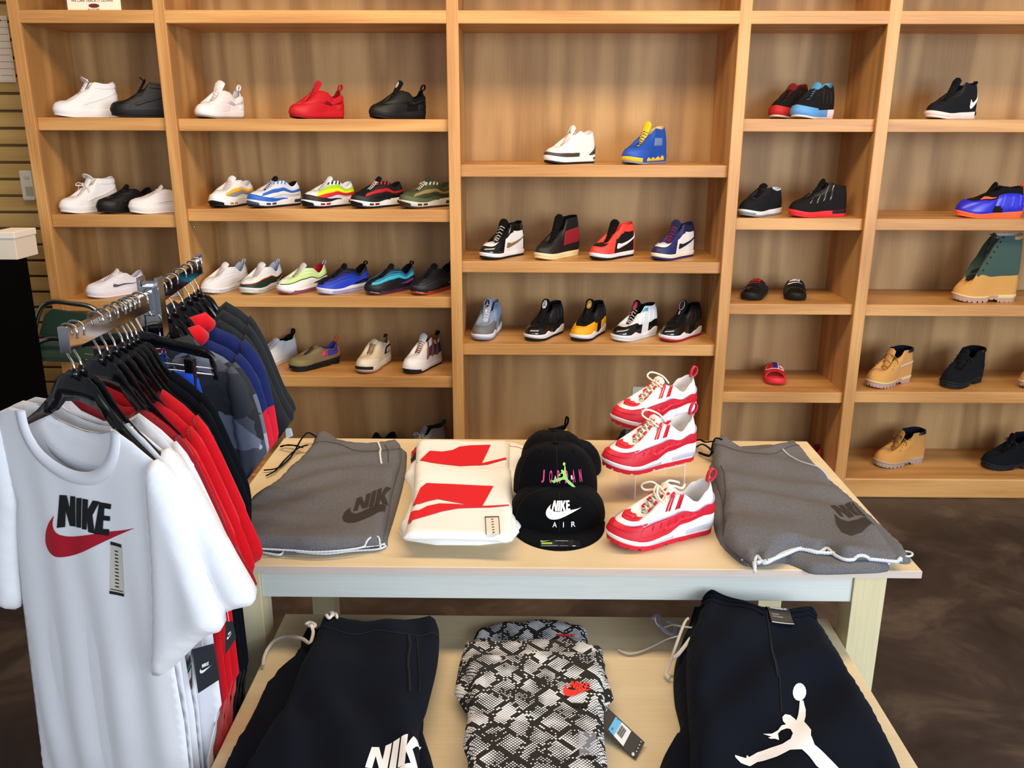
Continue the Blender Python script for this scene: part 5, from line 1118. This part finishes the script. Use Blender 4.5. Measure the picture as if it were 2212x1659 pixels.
c = cpx('body', c5([(640,150),(655,128),(700,133),(800,168),(920,208),(1000,243),(1040,258),(1120,262),(1190,262),(1270,250),(1340,240),(1400,252),(1430,310),(1490,400),(1560,520),(1630,640),(1700,745),(1780,880),(1850,1005),(1960,1205),(2030,1400),(2075,1560),(545,1560),(545,1400),(548,1200),(540,1000),(528,800),(520,560),(540,390),(590,300),(618,190)]), zc, NB, S3, ZL+.086, sl=.13, bs=.10, fold=folds(61, 2.3, .15, .016), g=.013, edge=.04)
white = mat('#f2f2f4', .6)
pxprint('jumping_figure', JM_PX, c, white, S3, 4, .002)
hem('front_seam', c5([(1060,330),(1090,480),(1110,640),(1150,820),(1165,1000)]), c, mat('#080a0e', .9), S3, .0018, .001)
hem('pocket_seam', c5([(1090,500),(1105,640),(1135,800)]), c, mat('#1b2130', .9), S3, .0012, .002)
for k in range(3):   # gathered waistband
    o = k*32
    hem('waistband_rib', c5([(640-o*.35,158+o),(720-o*.2,170+o),(820,200+o),(920,240+o),(1010,275+o),(1045,290+o)]), c, NB, S3, .0042, .0005)
    hem('waistband_rib', c5([(1195,285+o),(1280,272+o),(1350,262+o),(1405,278+o)]), c, NB, S3, .0042, .0005)
pxprint('fit_label', [c5([(1038,256),(1188,254),(1250,404),(1098,400)])], c, mat('#14161a', .4), S3, 8, .007)
ql = quad(*c5([(1038,256),(1188,254),(1250,404),(1098,400)]))
textpart('label_lettering', 'STANDARD FIT', lambda u, v: c.px(*ql(.12+.76*u, .50+.08*v), .0085), mat('#e8eaf0', .5), S3, .02)
textpart('label_small_print', 'STANDARD FIT', lambda u, v: c.px(*ql(.10+.34*u, .28+.045*v), .0085), mat('#9aa0aa', .5), S3, .01); textpart('label_small_print', 'COUPE STANDARD', lambda u, v: c.px(*ql(.10+.48*u, .20+.045*v), .0085), mat('#9aa0aa', .5), S3, .01)
prints('label_edge', [c5([(1098,397),(1250,401),(1251,405),(1098,401)])], lambda x, y: c.px(x, y, .0085), mat('#c9ccd2', .5), S3, 6)
# ============================================================ CAPS
def cap(label, loc, rx, color, H=.125, a=.098, b=.100, brim=True, rz=0, front=1.0, name='baseball_cap'):
    t = thing(name, label, 'cap', loc, rot=(rx, 0, rz)); m = fab(color)
    def S(ph, h, off=0):   # ph angle, -90deg is the front
        f = max(0, -math.sin(ph)); h = max(0, h); e = h*PI/2
        r = math.cos(e)**(.62-.22*f*front); z = H*(math.sin(e)**(1.05))+.014*f*math.sin(PI*h)*front
        bulge = 1+.03*math.sin(PI*h); P = Vector((a*bulge*r*math.cos(ph), b*bulge*r*math.sin(ph), z))
        n = Vector((math.cos(ph)/a, math.sin(ph)/b, (h**1.5)*2/H*.5)).normalized(); return P+n*off
    V = []; nu, nv = 48, 15
    for i in range(nu):
        ph = 2*PI*i/nu
        for j in range(nv): V.append(S(ph, j/(nv-1)*.985, -.0009 if (i % 8) == 0 else 0))
    F = grid_faces(nu, nv, True); F.append([i*nv+nv-1 for i in range(nu)]); obj('crown', V, F, m, t)
    V = []
    for i in range(nu):
        ph = 2*PI*i/nu
        for j in range(nv): V.append(S(ph, j/(nv-1)*.985, -.004))
    obj('inner_band', V, grid_faces(nu, nv, True), fab('#0d0d0e'), t)
    bt = MB(); bt.tube([S(0, .985)*0+Vector((0, 0, H-.002)), Vector((0, 0, H+.003)), Vector((0, 0, H+.0055))], [.008, .0075, .004], 12); bt.build('top_button', m, t)
    for k in range(2):
        p = S(-PI/2+(.62 if k else -.62), .72, .0006); q = S(-PI/2+(.62 if k else -.62), .72, .0016); MB().tube([p, q], .0035, 10).build('eyelet', m, t)
    for k in range(6):
        ph = -PI/2+2*PI*k/6+(PI/6*0); MB().tube([S(ph+.0, j/10*.97, .0004) for j in range(11)], .0011, 5).build('panel_seam', mat('#070708', .9), t)
    if brim:
        V = []; nb = 24; nr = 6
        for s_ in (0, -.004):
            for i in range(nb+1):
                ph = -PI/2+(i/nb-.5)*2*1.25
                for j in range(nr+1):
                    r = j/nr; ext = .078*max(0, math.cos((ph+PI/2)/1.25*PI/2))**.55
                    x = a*1.0*math.cos(ph)*(1+.04*r); y = b*math.sin(ph)*.97-ext*r
                    V.append((x, y, .004+s_-.16*x*x*3*(.4+r)+.003))
        w = nr+1; n0 = (nb+1)*w; F = grid_faces(nb+1, w)+[[q+n0 for q in f][::-1] for f in grid_faces(nb+1, w)]
        F += [(i*w+nr, (i+1)*w+nr, n0+(i+1)*w+nr, n0+i*w+nr) for i in range(nb)]
        obj('brim', V, F, m, t); V2 = []
    t['S'] = 0; del t['S']; return t, S
CAPB = '#090a0d'
p = onZ(1210, 1193, ZTB)
t, S = cap('black cap with white lettering and green sticker on its flat brim, nearest cap', (p.x, p.y+.178, ZTB+.016), .12, CAPB, .086, .124, .098)
fr = lambda u, v, off=.0022: S(-PI/2+(u-.5)*1.02, .14+v*.60, off)
sq = lambda L, x0, x1, y0, y1: [[(x0+(x1-x0)*a, y0+(y1-y0)*b) for a, b in q] for q in L]
prints('white_lettering', sq(word('NIKE', .2), .33, .76, .50, .92), fr, white, t, .03); prints('swoosh_mark', sq([SWOOSH], .22, 1.0, .24, .74), fr, white, t, .03)
for ch_, x in (('A', .37), ('I', .575), ('R', .74)): textpart('brand_letter', ch_, lambda u, v, x=x, ch_=ch_: fr(x+(.085 if ch_ != 'I' else .016)*u, .02+.15*v), white, t, .01)
bm = lambda u, v: Vector(((u-.5)*.10, -.130-.030*(1-v), .0082-.16*((u-.5)*.10)**2*3*1.2+.0006))
prints('brim_sticker', [[(0, 0), (1, 0), (1, 1), (0, 1)]], bm, mat('#1b1c1f', .25), t, .2)
prints('sticker_print', [[(.05, .35), (.32, .35), (.32, .62), (.05, .62)]], lambda u, v: bm(u, v)+Vector((0, 0, .0006)), mat('#8fb83a', .5), t, .5)
prints('sticker_print', sq([SWOOSH], .03, .28, .72, .95)+[[(.4, .8), (.72, .8), (.72, .86), (.4, .86)], [(.05, .1), (.45, .1), (.45, .15), (.05, .15)], [(.5, .1), (.7, .1), (.7, .13), (.5, .13)]]+[[(.85+.05*math.cos(k), .13+.07*math.sin(k)) for k in range(6)]], lambda u, v: bm(u, v)+Vector((0, 0, .0008)), mat('#b9bcc2', .5), t, .5)
X0 = p.x
cap('black cap hidden beneath the pink lettered cap, only its edge showing', (X0+.006, 2.20, ZTB+.001), 0, CAPB, .08, .106, .10, brim=False)
t, S = cap('black cap with pink lettering and green jumping figure, second cap from the front', (X0-.004, 2.165, ZTB+.052), -.10, CAPB, .128, .113, .10, brim=False, front=.7)
fr2 = lambda u, v, off=.0022: S(-PI/2+.10+(u-.5)*1.15, .15+v*.40, off)
for k, (ch_, x) in enumerate(zip('JORDAN', (.10, .26, .42, .58, .74, .90))): textpart('pink_letter', ch_, lambda u, v, x=x: fr2(x+.06*u, .20+.42*v), mat('#e0428c', .6), t, .02)
for ch_, x in (('A', .36), ('R', .70)): textpart('white_letter', ch_, lambda u, v, x=x: fr2(x+.045*u, .30+.14*v, .0032), white, t, .01)
prints('green_figure', sq(JM, .30, .84, -.05, 1.05), lambda u, v: fr2(u, v, .004), mat('#9ccf6a', .6), t, .05)
cap('plain black cap standing behind the pink lettered cap', (X0+.0, 2.41, ZTB+.022), -.12, '#101012', .105, .098, .09, brim=False)
cap('navy cap at the back of the stack, beside the red shoe toe', (X0+.060, 2.44, ZTB+.001), 0, '#151a28', .085, .085, .09, brim=False)
cap('black cap with small orange mark at the back of the stack', (X0-.010, 2.53, ZTB+.001), 0, '#101012', .10, .085, .085, brim=False) if False else None
# ============================================================ CLOTHES RACK
RK = thing('clothing_rack', 'chrome clothes rack with two straight arms on a square centre post', 'rack', (0, 0, 0))
ZB = 1.40
def bar(name, A, B, hw, hh, m, parent, bev=.0015):
    A, B = Vector(A), Vector(B); d = B-A; L = d.length; M = Matrix.Translation(A)@Matrix.Rotation(math.atan2(d.y, d.x), 4, 'Z')
    return box(name, 0, L, -hw, hw, -hh, hh, m, parent, bev, M)
DK = mat('#7a7f88', .06, 1)
bar('rail', (-.778, 1.432, ZB-.019), (-.777, 1.775, ZB-.019), .007, .018, CHROME, RK)
bar('rail', (-.783, 1.822, ZB-.019), (-.834, 2.232, ZB-.019), .007, .018, DK, RK)
box('end_cap', -.787, -.769, 1.428, 1.434, ZB-.040, ZB+.006, CHROME, RK, .001); box('end_cap', -.843, -.825, 2.230, 2.236, ZB-.04, ZB+.012, CHROME, RK, .001)
box('bracket', -.791, -.765, 1.772, 1.789, ZB-.05, ZB+.012, CHROME, RK, .002); box('bracket', -.796, -.768, 1.812, 1.826, ZB-.05, ZB+.004, CHROME, RK, .002)
box('post', -.7955, -.7655, 1.789, 1.812, 0.03, ZB+.02, CHROME, RK, .003)
box('upright_edge', -.803, -.7955, 1.786, 1.815, .03, ZB+.028, CHROME, RK, .001); box('upright_edge', -.7655, -.758, 1.786, 1.815, .03, ZB+.028, CHROME, RK, .001)
bar('foot', (-1.15, 1.80, .018), (-.79, 1.80, .018), .015, .012, CHROME, RK); bar('foot', (-.80, 1.42, .018), (-.80, 2.2, .018), .015, .012, CHROME, RK)
PL = mat('#0d0d0f', .18, 0, 0, 400, .5)
HP = [(-.036, 0), (.036, 0), (.056, -.012), (.088, -.052), (.13, -.084), (.185, -.118), (.19, -.13), (.13, -.103), (.085, -.084), (.05, -.054), (0, -.046), (-.05, -.054), (-.085, -.084), (-.13, -.103), (-.19, -.13), (-.185, -.118), (-.13, -.084), (-.088, -.052), (-.056, -.012)]
def frame(x, y, yaw, ws=1.0):
    A = Vector((math.cos(yaw), -math.sin(yaw), 0)); Nn = Vector((-math.sin(yaw), -math.cos(yaw), 0)); O = Vector((x, y, 0))
    def F(a, b, n):
        P = O+A*a*ws+Nn*n+Vector((0, 0, b))
        if P.z < .66:                    # and the near ones hang clear of the low table
            lm = -.606+(.25*(P.z-.545) if P.z > .545 else 0)
            if P.x > lm and P.y > .97: P.x = lm-.1*(P.x-lm)
        if y > 1.72 and P.z < 1.12:      # far garments are pushed aside by the table edge and drape against it
            lim = -.795 if P.z < .757 else -.782*(CAMZ-P.z)-.012
            if P.x > lim: P.x = lim-.25*(P.x-lim)*(P.x-lim)
        return P
    return F
def hanger(label, x, y, yaw, drop=.086, group=None, poly=HP, ws=1.0):
    t = thing('clothes_hanger', label, 'hanger', group=group); F = frame(x, y, yaw, ws); z = ZB-drop
    pts = [(.020, ZB-.016), (.0225, ZB-.004), (.016, ZB+.0045), (0, ZB+.0065), (-.017, ZB+.003), (-.0235, ZB-.014), (-.022, ZB-.035), (-.012, ZB-.052), (-.001, ZB-.066), (0, z+.004)]
    MB().tube([F(a, b, 0) for a, b in [(q.x, q.y) for q in smoothpts([(a, b, 0) for a, b in pts], 4)]], .0021, 7).build('hook', WIRE, t)
    MB().tube([F(0, z+.014, 0), F(0, z+.006, 0), F(0, z-.002, 0)], [.004, .007, .009], 8).build('neck', PL, t)
    Cloth('hanger_body', [(a, z+b) for a, b in poly], .0055, PL, t, F, .006, None, .02, both=True)
    return t
def barx(y): return -.7785 if y < 1.8 else -.783-(y-1.822)*.124
def sleeve(t, poly, F, m, fold, T=.022, g=.014, off=0): return Cloth('sleeve', [(p.x, p.y) for p in smoothpts([(a, b, 0) for a, b in poly], 3, True)], T, m, t, (lambda a, b, n: F(a, b, n+off)), .035, fold, g, both=True)
def sheet(name, poly, F, m, t, s, dep, T=.004, fold=None, g=.014, w=.25, cx=-.03):
    k = lambda a, b: dep*math.sqrt(max(0, 1-((a-cx-(1.2-b)*(-.05))/w)**2))
    return Cloth(name, poly, T, m, t, lambda a, b, n: F(a, b, (n+k(a, b))*s), .02, fold, g)
def vfold(seed, amp, wl=.09):
    def f(a, b):
        d = max(0, 1.2-b); return amp*min(1, d*1.8+.12)*(math.sin(a/wl*2*PI+2.5*noise.noise(Vector((a*3, b*2.0, seed)))+seed)*.7+noise.noise(Vector((a*7, b*3.5, seed+9)))*1.0)
    return f
def tee(name, label, cat, x, y, yaw, m, da=0, dz=0, neck=.105, sl='short', group=None, T=.010, sw=1.0, m2=None, zsplit=None, collar=None, bw=.235, hemz=.38, g=.018, ws=1.0):
    t = thing(name, label, cat, group=group); F0 = frame(x, y, yaw, ws); F = lambda a, b, n: F0(a, b+dz, n)
    body = [(-neck, 1.238), (-neck*.6, 1.215), (0, 1.205), (neck*.6, 1.215), (neck, 1.238), (.16, 1.216), (.205, 1.19), (.235, 1.165), (bw, 1.05), (bw, .8), (bw+.005, .6), (bw, hemz), (-bw, hemz), (-bw-.005, .6), (-bw, .8), (-bw, 1.05), (-.235, 1.165), (-.205, 1.19), (-.16, 1.216)]
    seed = (y*37) % 7
    parts = [Cloth('body', body, T, m, t, F, .03, vfold(seed, .006), g, both=True)]
    for sg in (1, -1):
        if sl == 'short': P = [(.19, 1.195), (.235, 1.168), (.275, 1.10), (.315, 1.02), (.345+.02*sw, .955), (.30, .915), (.24, .885), (.20, .90), (.195, 1.0)]
        else: P = [(.185, 1.20), (.24, 1.168), (.272, 1.08), (.290, .92), (.300, .75), (.298, .56), (.225, .55), (.205, .75), (.195, 1.0)]
        parts.append(sleeve(t, [(sg*a, b) for a, b in P], F, m, vfold(seed+sg, .003), T*1.5, g, .004))
    if zsplit:
        for c_ in parts:
            me = c_.o.data; me.materials.append(m2); me.polygons.foreach_set('material_index', [1 if q.center.z < zsplit else 0 for q in me.polygons])
    if collar:
        MB().tube([F(a, b, n) for a, b, n in [(-neck, 1.235, .0), (-neck*.95, 1.25, .01), (-neck*.5, 1.24, .03), (0, 1.228, .036), (neck*.5, 1.24, .03), (neck*.95, 1.25, .01), (neck, 1.235, 0)]], .014, 8, flat=1.6).build('collar', collar, t)
    return t
WT2 = fab('#e9e9ee'); RIB = fab('#dfdfe6')
neckf = [(-.140, 1.232), (-.134, 1.195), (-.108, 1.164), (-.062, 1.145), (-.012, 1.139), (.036, 1.147), (.075, 1.172), (.098, 1.205), (.108, 1.240)]
neckb = [(-.140, 1.232), (-.10, 1.214), (-.05, 1.206), (-.012, 1.204), (.03, 1.208), (.075, 1.222), (.108, 1.240)]
outR = [(.15, 1.222), (.20, 1.192), (.236, 1.165), (.225, 1.09), (.180, 1.02), (.172, .9), (.182, .667), (.175, .45), (.168, .30)]
outL = [(-.33, .30), (-.305, .5), (-.274, .79), (-.248, .95), (-.222, 1.03), (-.252, 1.13), (-.264, 1.18), (-.235, 1.212), (-.19, 1.230)]
def white_tee(label, x, y, yaw, da, sleeveR, printed=False, seed=1):
    t = thing('hanging_shirt', label, 'shirt'); F0 = frame(x, y, yaw); F = lambda a, b, n: F0(a+da, b, n)
    fo = vfold(seed, .0055, .12)
    fs = sheet('body_front', neckf+outR+outL, F, WT2, t, 1, .020, .004, fo, .013)
    sheet('body_back', neckb+outR+outL, F, WT2, t, -1, .012, .004, None, .02)
    for nm, nk, s, cc in (('collar_rib', neckf, 1, .020), ('back_collar_rib', neckb, -1, .012)):
        NK = [Vector((q.x, q.y, 0)) for q in smoothpts([(a, b, 0) for a, b in nk], 5)]; V = []
        for i, q in enumerate(NK):
            d = (NK[min(len(NK)-1, i+1)]-NK[max(0, i-1)]).normalized(); o_ = Vector((d.y, -d.x, 0))
            for w_, off in ((-.002, .0), (-.001, .005), (.010, .0078), (.021, .0068), (.022, .004)):
                r = q+o_*w_; k = cc*math.sqrt(max(0, 1-((r.x+.03+(1.2-r.y)*.05*-1*-1)/.25)**2)); V.append(F(r.x, r.y, (k+off)*s))
        obj(nm, V, grid_faces(len(NK), 5), RIB, t)
    sleeve(t, sleeveR, F, WT2, vfold(seed+3, .005, .11), .030, .014, .010)
    sleeve(t, [(-.235, 1.205), (-.268, 1.165), (-.30, 1.08), (-.345, .97), (-.385, .87), (-.40, .79), (-.35, .765), (-.288, .776), (-.268, .86), (-.245, .96), (-.222, 1.05)], F, WT2, vfold(seed+5, .005, .11), .028, .014, .006)
    return t, F, fs
hl = 'black plastic hangers on the rack'
F1 = frame(-.7785, 1.450, .50)
hanger('front black hanger holding the white shirt with red and black print', -.7785, 1.450, .50)
t, F, fs = white_tee('white hanging shirt with black lettering over a red mark, frontmost on the rack', -.7785, 1.450, .50, 0, [(.19, 1.195), (.236, 1.166), (.262, 1.09), (.290, 1.01), (.322, .925), (.27, .885), (.20, .815), (.140, .762), (.135, .80), (.155, .90), (.172, 1.02)], True)
O1 = Vector((-.7785, 1.450, 0)); N1 = Vector((-math.sin(.5), -math.cos(.5), 0)); A1 = Vector((math.cos(.5), -math.sin(.5), 0))
def onS(x, y, off=.0016):
    P = onP(x, y, O1+N1*.022, N1); a = (P-O1).dot(A1); return fs.at(a, P.z, off)
def s1(L): return [(x/3.352, 860+y/3.352) for x, y in L]
BLK = mat('#17171c', .6)
prints('black_lettering', [s1([(443,697),(497,700),(519,800),(524,703),(562,706),(562,925),(517,920),(488,812),(484,928),(430,932)]), s1([(570,716),(608,718),(605,932),(568,928)]), s1([(614,722),(650,730),(650,800),(680,738),(726,748),(682,842),(700,975),(658,962),(648,870),(646,945),(612,940)]), s1([(722,752),(806,768),(801,805),(757,797),(755,850),(798,856),(796,890),(752,884),(750,945),(792,950),(790,996),(696,976)])], lambda x, y: onS(x, y), BLK, t, 4)
prints('red_swoosh', [SWOOSH_PX], lambda x, y: onS(x, y, .0012), mat('#b3142c', .6), t, 4)
prints('size_strip', [s1([(803,1037),(880,1060),(895,1440),(805,1410)])], lambda x, y: onS(x, y, .0014), mat('#cfcabc', .35), t, 6)
ss = quad(*s1([(803,1037),(880,1060),(895,1440),(805,1410)]))
prints('strip_print', [[tuple(ss(a, b)) for a, b in q] for q in [[(0, .94), (1, .94), (1, 1), (0, 1)], [(0, 0), (1, 0), (1, .055), (0, .055)]]+[[(.38, .15+.068*k), (.66, .15+.068*k), (.66, .172+.068*k), (.38, .172+.068*k)] for k in range(11)]+[[(.06, .085), (.95, .085), (.95, .10), (.06, .10)]]], lambda x, y: onS(x, y, .0022), mat('#22222a', .5), t, 6)
hanger('second black hanger close behind the front one, in a white shirt', -.7785, 1.474, .50)
t, F, _ = white_tee('second white hanging shirt, its sleeve jutting out right behind the printed one', -.7785, 1.492, .50, .004, [(.19, 1.20), (.242, 1.166), (.29, 1.10), (.335, 1.03), (.378, .966), (.33, .935), (.27, .90), (.21, .86), (.185, .90), (.172, 1.0)], seed=4)
prints('neck_mark', [[(a*.05-.02, 1.165+b*.012) for a, b in SWOOSH]], lambda a, b: F(a, b, -.004), mat('#6f6a66', .6), t, .02)
rp = lambda s_: s_
RD = fab('#cc0f1e'); DR = fab('#8f1220'); BKF = fab('#0e1016'); CH = fab('#23262b'); NV = fab('#17245c'); RJ = fab('#d31a30')
H = lambda lab, y, yaw, **k: hanger(lab, barx(y), y, yaw, **k)
G = lambda lab, y, yaw, m, name='hanging_shirt', cat='shirt', **k: tee(name, lab, cat, barx(y), y, yaw, m, **k)
hg = 'black hangers packed along the near rack arm'
G('third white hanging shirt, showing only a collar line behind the first two', 1.524, .50, fab('#e3e3ea'), hemz=.28)
G('dark red hanging shirt between the white shirts and bright red shirts', 1.547, .52, DR, dz=.004, hemz=.26); H('black hanger of the dark red shirt', 1.547, .52, group=hg)
for i, (y, a) in enumerate(((1.576, .53), (1.608, .53), (1.640, .52))):
    G(('bright red hanging shirt nearest the white shirts', 'middle bright red hanging shirt of three', 'farthest bright red hanging shirt of three, sleeve over the table corner')[i], y, a, RD, dz=(-.012, .0, .01)[i], sw=(-.8, -.4, -.1)[i], hemz=.22)
    H(('black hanger of the nearest bright red shirt', 'black hanger of the middle bright red shirt', 'black hanger of the farthest bright red shirt')[i], y, a, group=hg)
for i, (y, a) in enumerate(((1.664, .48), (1.684, .44), (1.704, .40))):
    G(('black hanging shirt right behind the bright red shirts', 'middle black hanging shirt of three', 'farthest black hanging shirt, next to the blue shorts')[i], y, a, BKF, dz=(.0, .012, .024)[i], hemz=.24, bw=.25, ws=(.90, .86, .82)[i], sw=-1.6)
    H(('black hanger just behind the bright red shirts', 'black hanger of the middle black shirt', 'black hanger of the farthest black shirt')[i], y, a, group=hg, ws=.85)
# blue shorts on a clip hanger
t = thing('clip_hanger', 'wide black clip hanger with metal bar holding the blue shorts', 'hanger'); F = frame(barx(1.735), 1.735, .34)
z = ZB-.075
MB().tube([F(a, b, 0) for a, b in [(q.x, q.y) for q in smoothpts([(.020, ZB-.016, 0), (.0225, ZB-.004, 0), (.012, ZB+.005, 0), (-.012, ZB+.005, 0), (-.0235, ZB-.014, 0), (-.016, ZB-.045, 0), (0, z, 0)], 4)]], .0021, 7).build('hook', WIRE, t)
Cloth('hanger_body', [(-.17, z-.05), (-.165, z-.020), (-.05, z-.006), (-.02, z), (.02, z), (.05, z-.006), (.155, z-.018), (.175, z-.034), (.178, z-.085), (.166, z-.085), (.160, z-.042), (.05, z-.030), (-.05, z-.030), (-.16, z-.045)], .006, PL, t, F, .006, None, .02, both=True)
MB().tube([F(-.165, z-.075, 0), F(.168, z-.075, 0)], .0018, 6).build('clip_bar', CHROME, t); MB().tube([F(-.165, z-.062, 0), F(.168, z-.062, 0)], .0014, 6).build('clip_bar', CHROME, t)
for a in (-.12, .115): 
    P = F(a, z-.075, .004); box('clip', -.011, .011, -.007, .007, -.035, .030, PL, t, .002, Matrix.Translation(P)@Matrix.Rotation(-.34, 4, 'Z'))
t = thing('blue_shorts', 'bright blue shorts clipped to a wide hanger between black shirts and camouflage hoodie', 'shorts')
BLU = fab('#1a45b8'); z2 = z-.09
Cloth('body', [(-.15, z2), (.128, z2+.004), (.135, z2-.03), (.140, z2-.16), (.14, z2-.42), (.01, z2-.43), (-.0, z2-.30), (-.02, z2-.43), (-.21, z2-.42), (-.18, z2-.16), (-.16, z2-.03)], .012, BLU, t, F, .025, vfold(3, .006, .05), .015, both=True)
MB().tube([F(-.15+.275*k/10, z2+.002, .008) for k in range(11)], .010, 8, flat=1.6).build('waistband', BLU, t)
# far arm
fg = 'black hangers packed along the far rack arm'
G('grey camouflage hoodie hanging just behind the centre post', 1.862, .28, M_CAMO, 'camo_hoodie', 'hoodie', sl='long', neck=.085, dz=.024, T=.014, collar=M_CAMO, hemz=.62, g=.016, ws=.84); H('black hanger of the camouflage hoodie', 1.862, .28, group=fg, ws=.8)
G('camouflage shirt mostly hidden behind the camouflage hoodie', 1.905, .26, M_CAMO, 'camo_shirt', 'shirt', sl='long', neck=.09, dz=.020, hemz=.62, ws=.82); H('black hanger of the hidden camouflage shirt', 1.905, .26, group=fg, ws=.78)
for i, (y, a) in enumerate(((1.960, .22), (2.035, .18))):
    G(('navy and red jacket with bright red collar, nearer of two', 'navy and red jacket with bright red collar, farther of two')[i], y, a, NV, 'track_jacket', 'jacket', sl='long', neck=.085, dz=.024+.012*i, T=.014, m2=RJ, zsplit=1.095-.01*i, collar=RD, hemz=.60, ws=.80-.02*i)
    H(('black hanger of the nearer navy jacket', 'black hanger of the farther navy jacket')[i], y, a, group=fg, ws=.75)
for i, (y, a) in enumerate(((2.10, .14), (2.155, .10), (2.20, .08))):
    G(('charcoal hanging shirt next to the navy jackets', 'middle charcoal hanging shirt on the far arm', 'farthest charcoal hanging shirt, at the end of the rack')[i], y, a, CH, dz=.035+.012*i, hemz=.60, sw=.6, ws=.70-.02*i)
    H(('black hanger of the charcoal shirt next to the jackets', 'black hanger of the middle charcoal shirt', 'black hanger at the far end of the rack')[i], y, a, group=fg, ws=.66)
# extra empty-looking hooks crowd the rails
def hangtag(label, quadpx, Y, col='#23272c', ink='#e6e8ec', extra=None, depth=None):
    P = [onY(x, y, Y+d) for (x, y), d in zip(quadpx, (0, 0, .0, .0))]; t = thing('hang_tag', label, 'tag'); card('tag_card', P, mat(col, .5), t)
    f = lambda u, v, off: (P[3].lerp(P[2], u)).lerp(P[0].lerp(P[1], u), v)+Vector((0, -off, 0))
    prints('swoosh_mark', sq([SWOOSH], .22, .78, .40, .52), lambda u, v: f(u, v, .0016), mat(ink, .5), t, .3); prints('brand_lettering', sq(word('NIKE', .2), .34, .68, .52, .60), lambda u, v: f(u, v, .0016), mat(ink, .5), t, .3)
    if extra:
        prints('green_band', [[(0, .62), (1, .70), (1, .78), (0, .70)]], lambda u, v: f(u, v, .0018), mat(extra, .5), t, .5); prints('white_label', [[(.1, .28), (.95, .34), (.95, .60), (.1, .56)]], lambda u, v: f(u, v, .0017), mat('#dfe6ea', .5), t, .5)
    MB().tube([P[0].lerp(P[1], .5), P[0].lerp(P[1], .5)+Vector((-.006, .01, .04))], .0006, 5).build('tag_string', mat('#d9dce0', .4), t); return t
c3b = lambda L: [(300+x/3.16, 1240+y/3.16) for x, y in L]
hangtag('dark hang tag low on the white shirts, leftmost of the tags', c3b([(133,855),(190,735),(258,1030),(205,1135)]), 1.395)
hangtag('hang tag with green band under the white sleeve', c3b([(308,640),(365,520),(362,780),(288,912)]), 1.41, '#5a3a44', '#e6e8ec', '#1aa888')
hangtag('dark hang tag with white mark in front of the red shirts', c3b([(362,515),(510,475),(550,720),(405,815)]), 1.375)
hangtag('dark hang tag half hidden under the white sleeve edge', c3b([(590,330),(640,320),(663,440),(588,552)]), 1.395)
p0_ = onY(603, 925, 2.25)
t = thing('paper_tag', 'white paper tag on the far charcoal shirts just above the table corner', 'tag'); P = [onY(x, y, 2.12) for x, y in ((617,926),(629,925),(633,941),(618,948))]
card('tag_card', P, mat('#dfe3ea', .6), t); f = lambda u, v: (P[3].lerp(P[2], u)).lerp(P[0].lerp(P[1], u), v)+Vector((0, -.0015, 0))
prints('small_print', [[(.15, .2+.2*k), (.8, .2+.2*k), (.8, .25+.2*k), (.15, .25+.2*k)] for k in range(4)], f, mat('#9aa6b8', .6), t, .5)
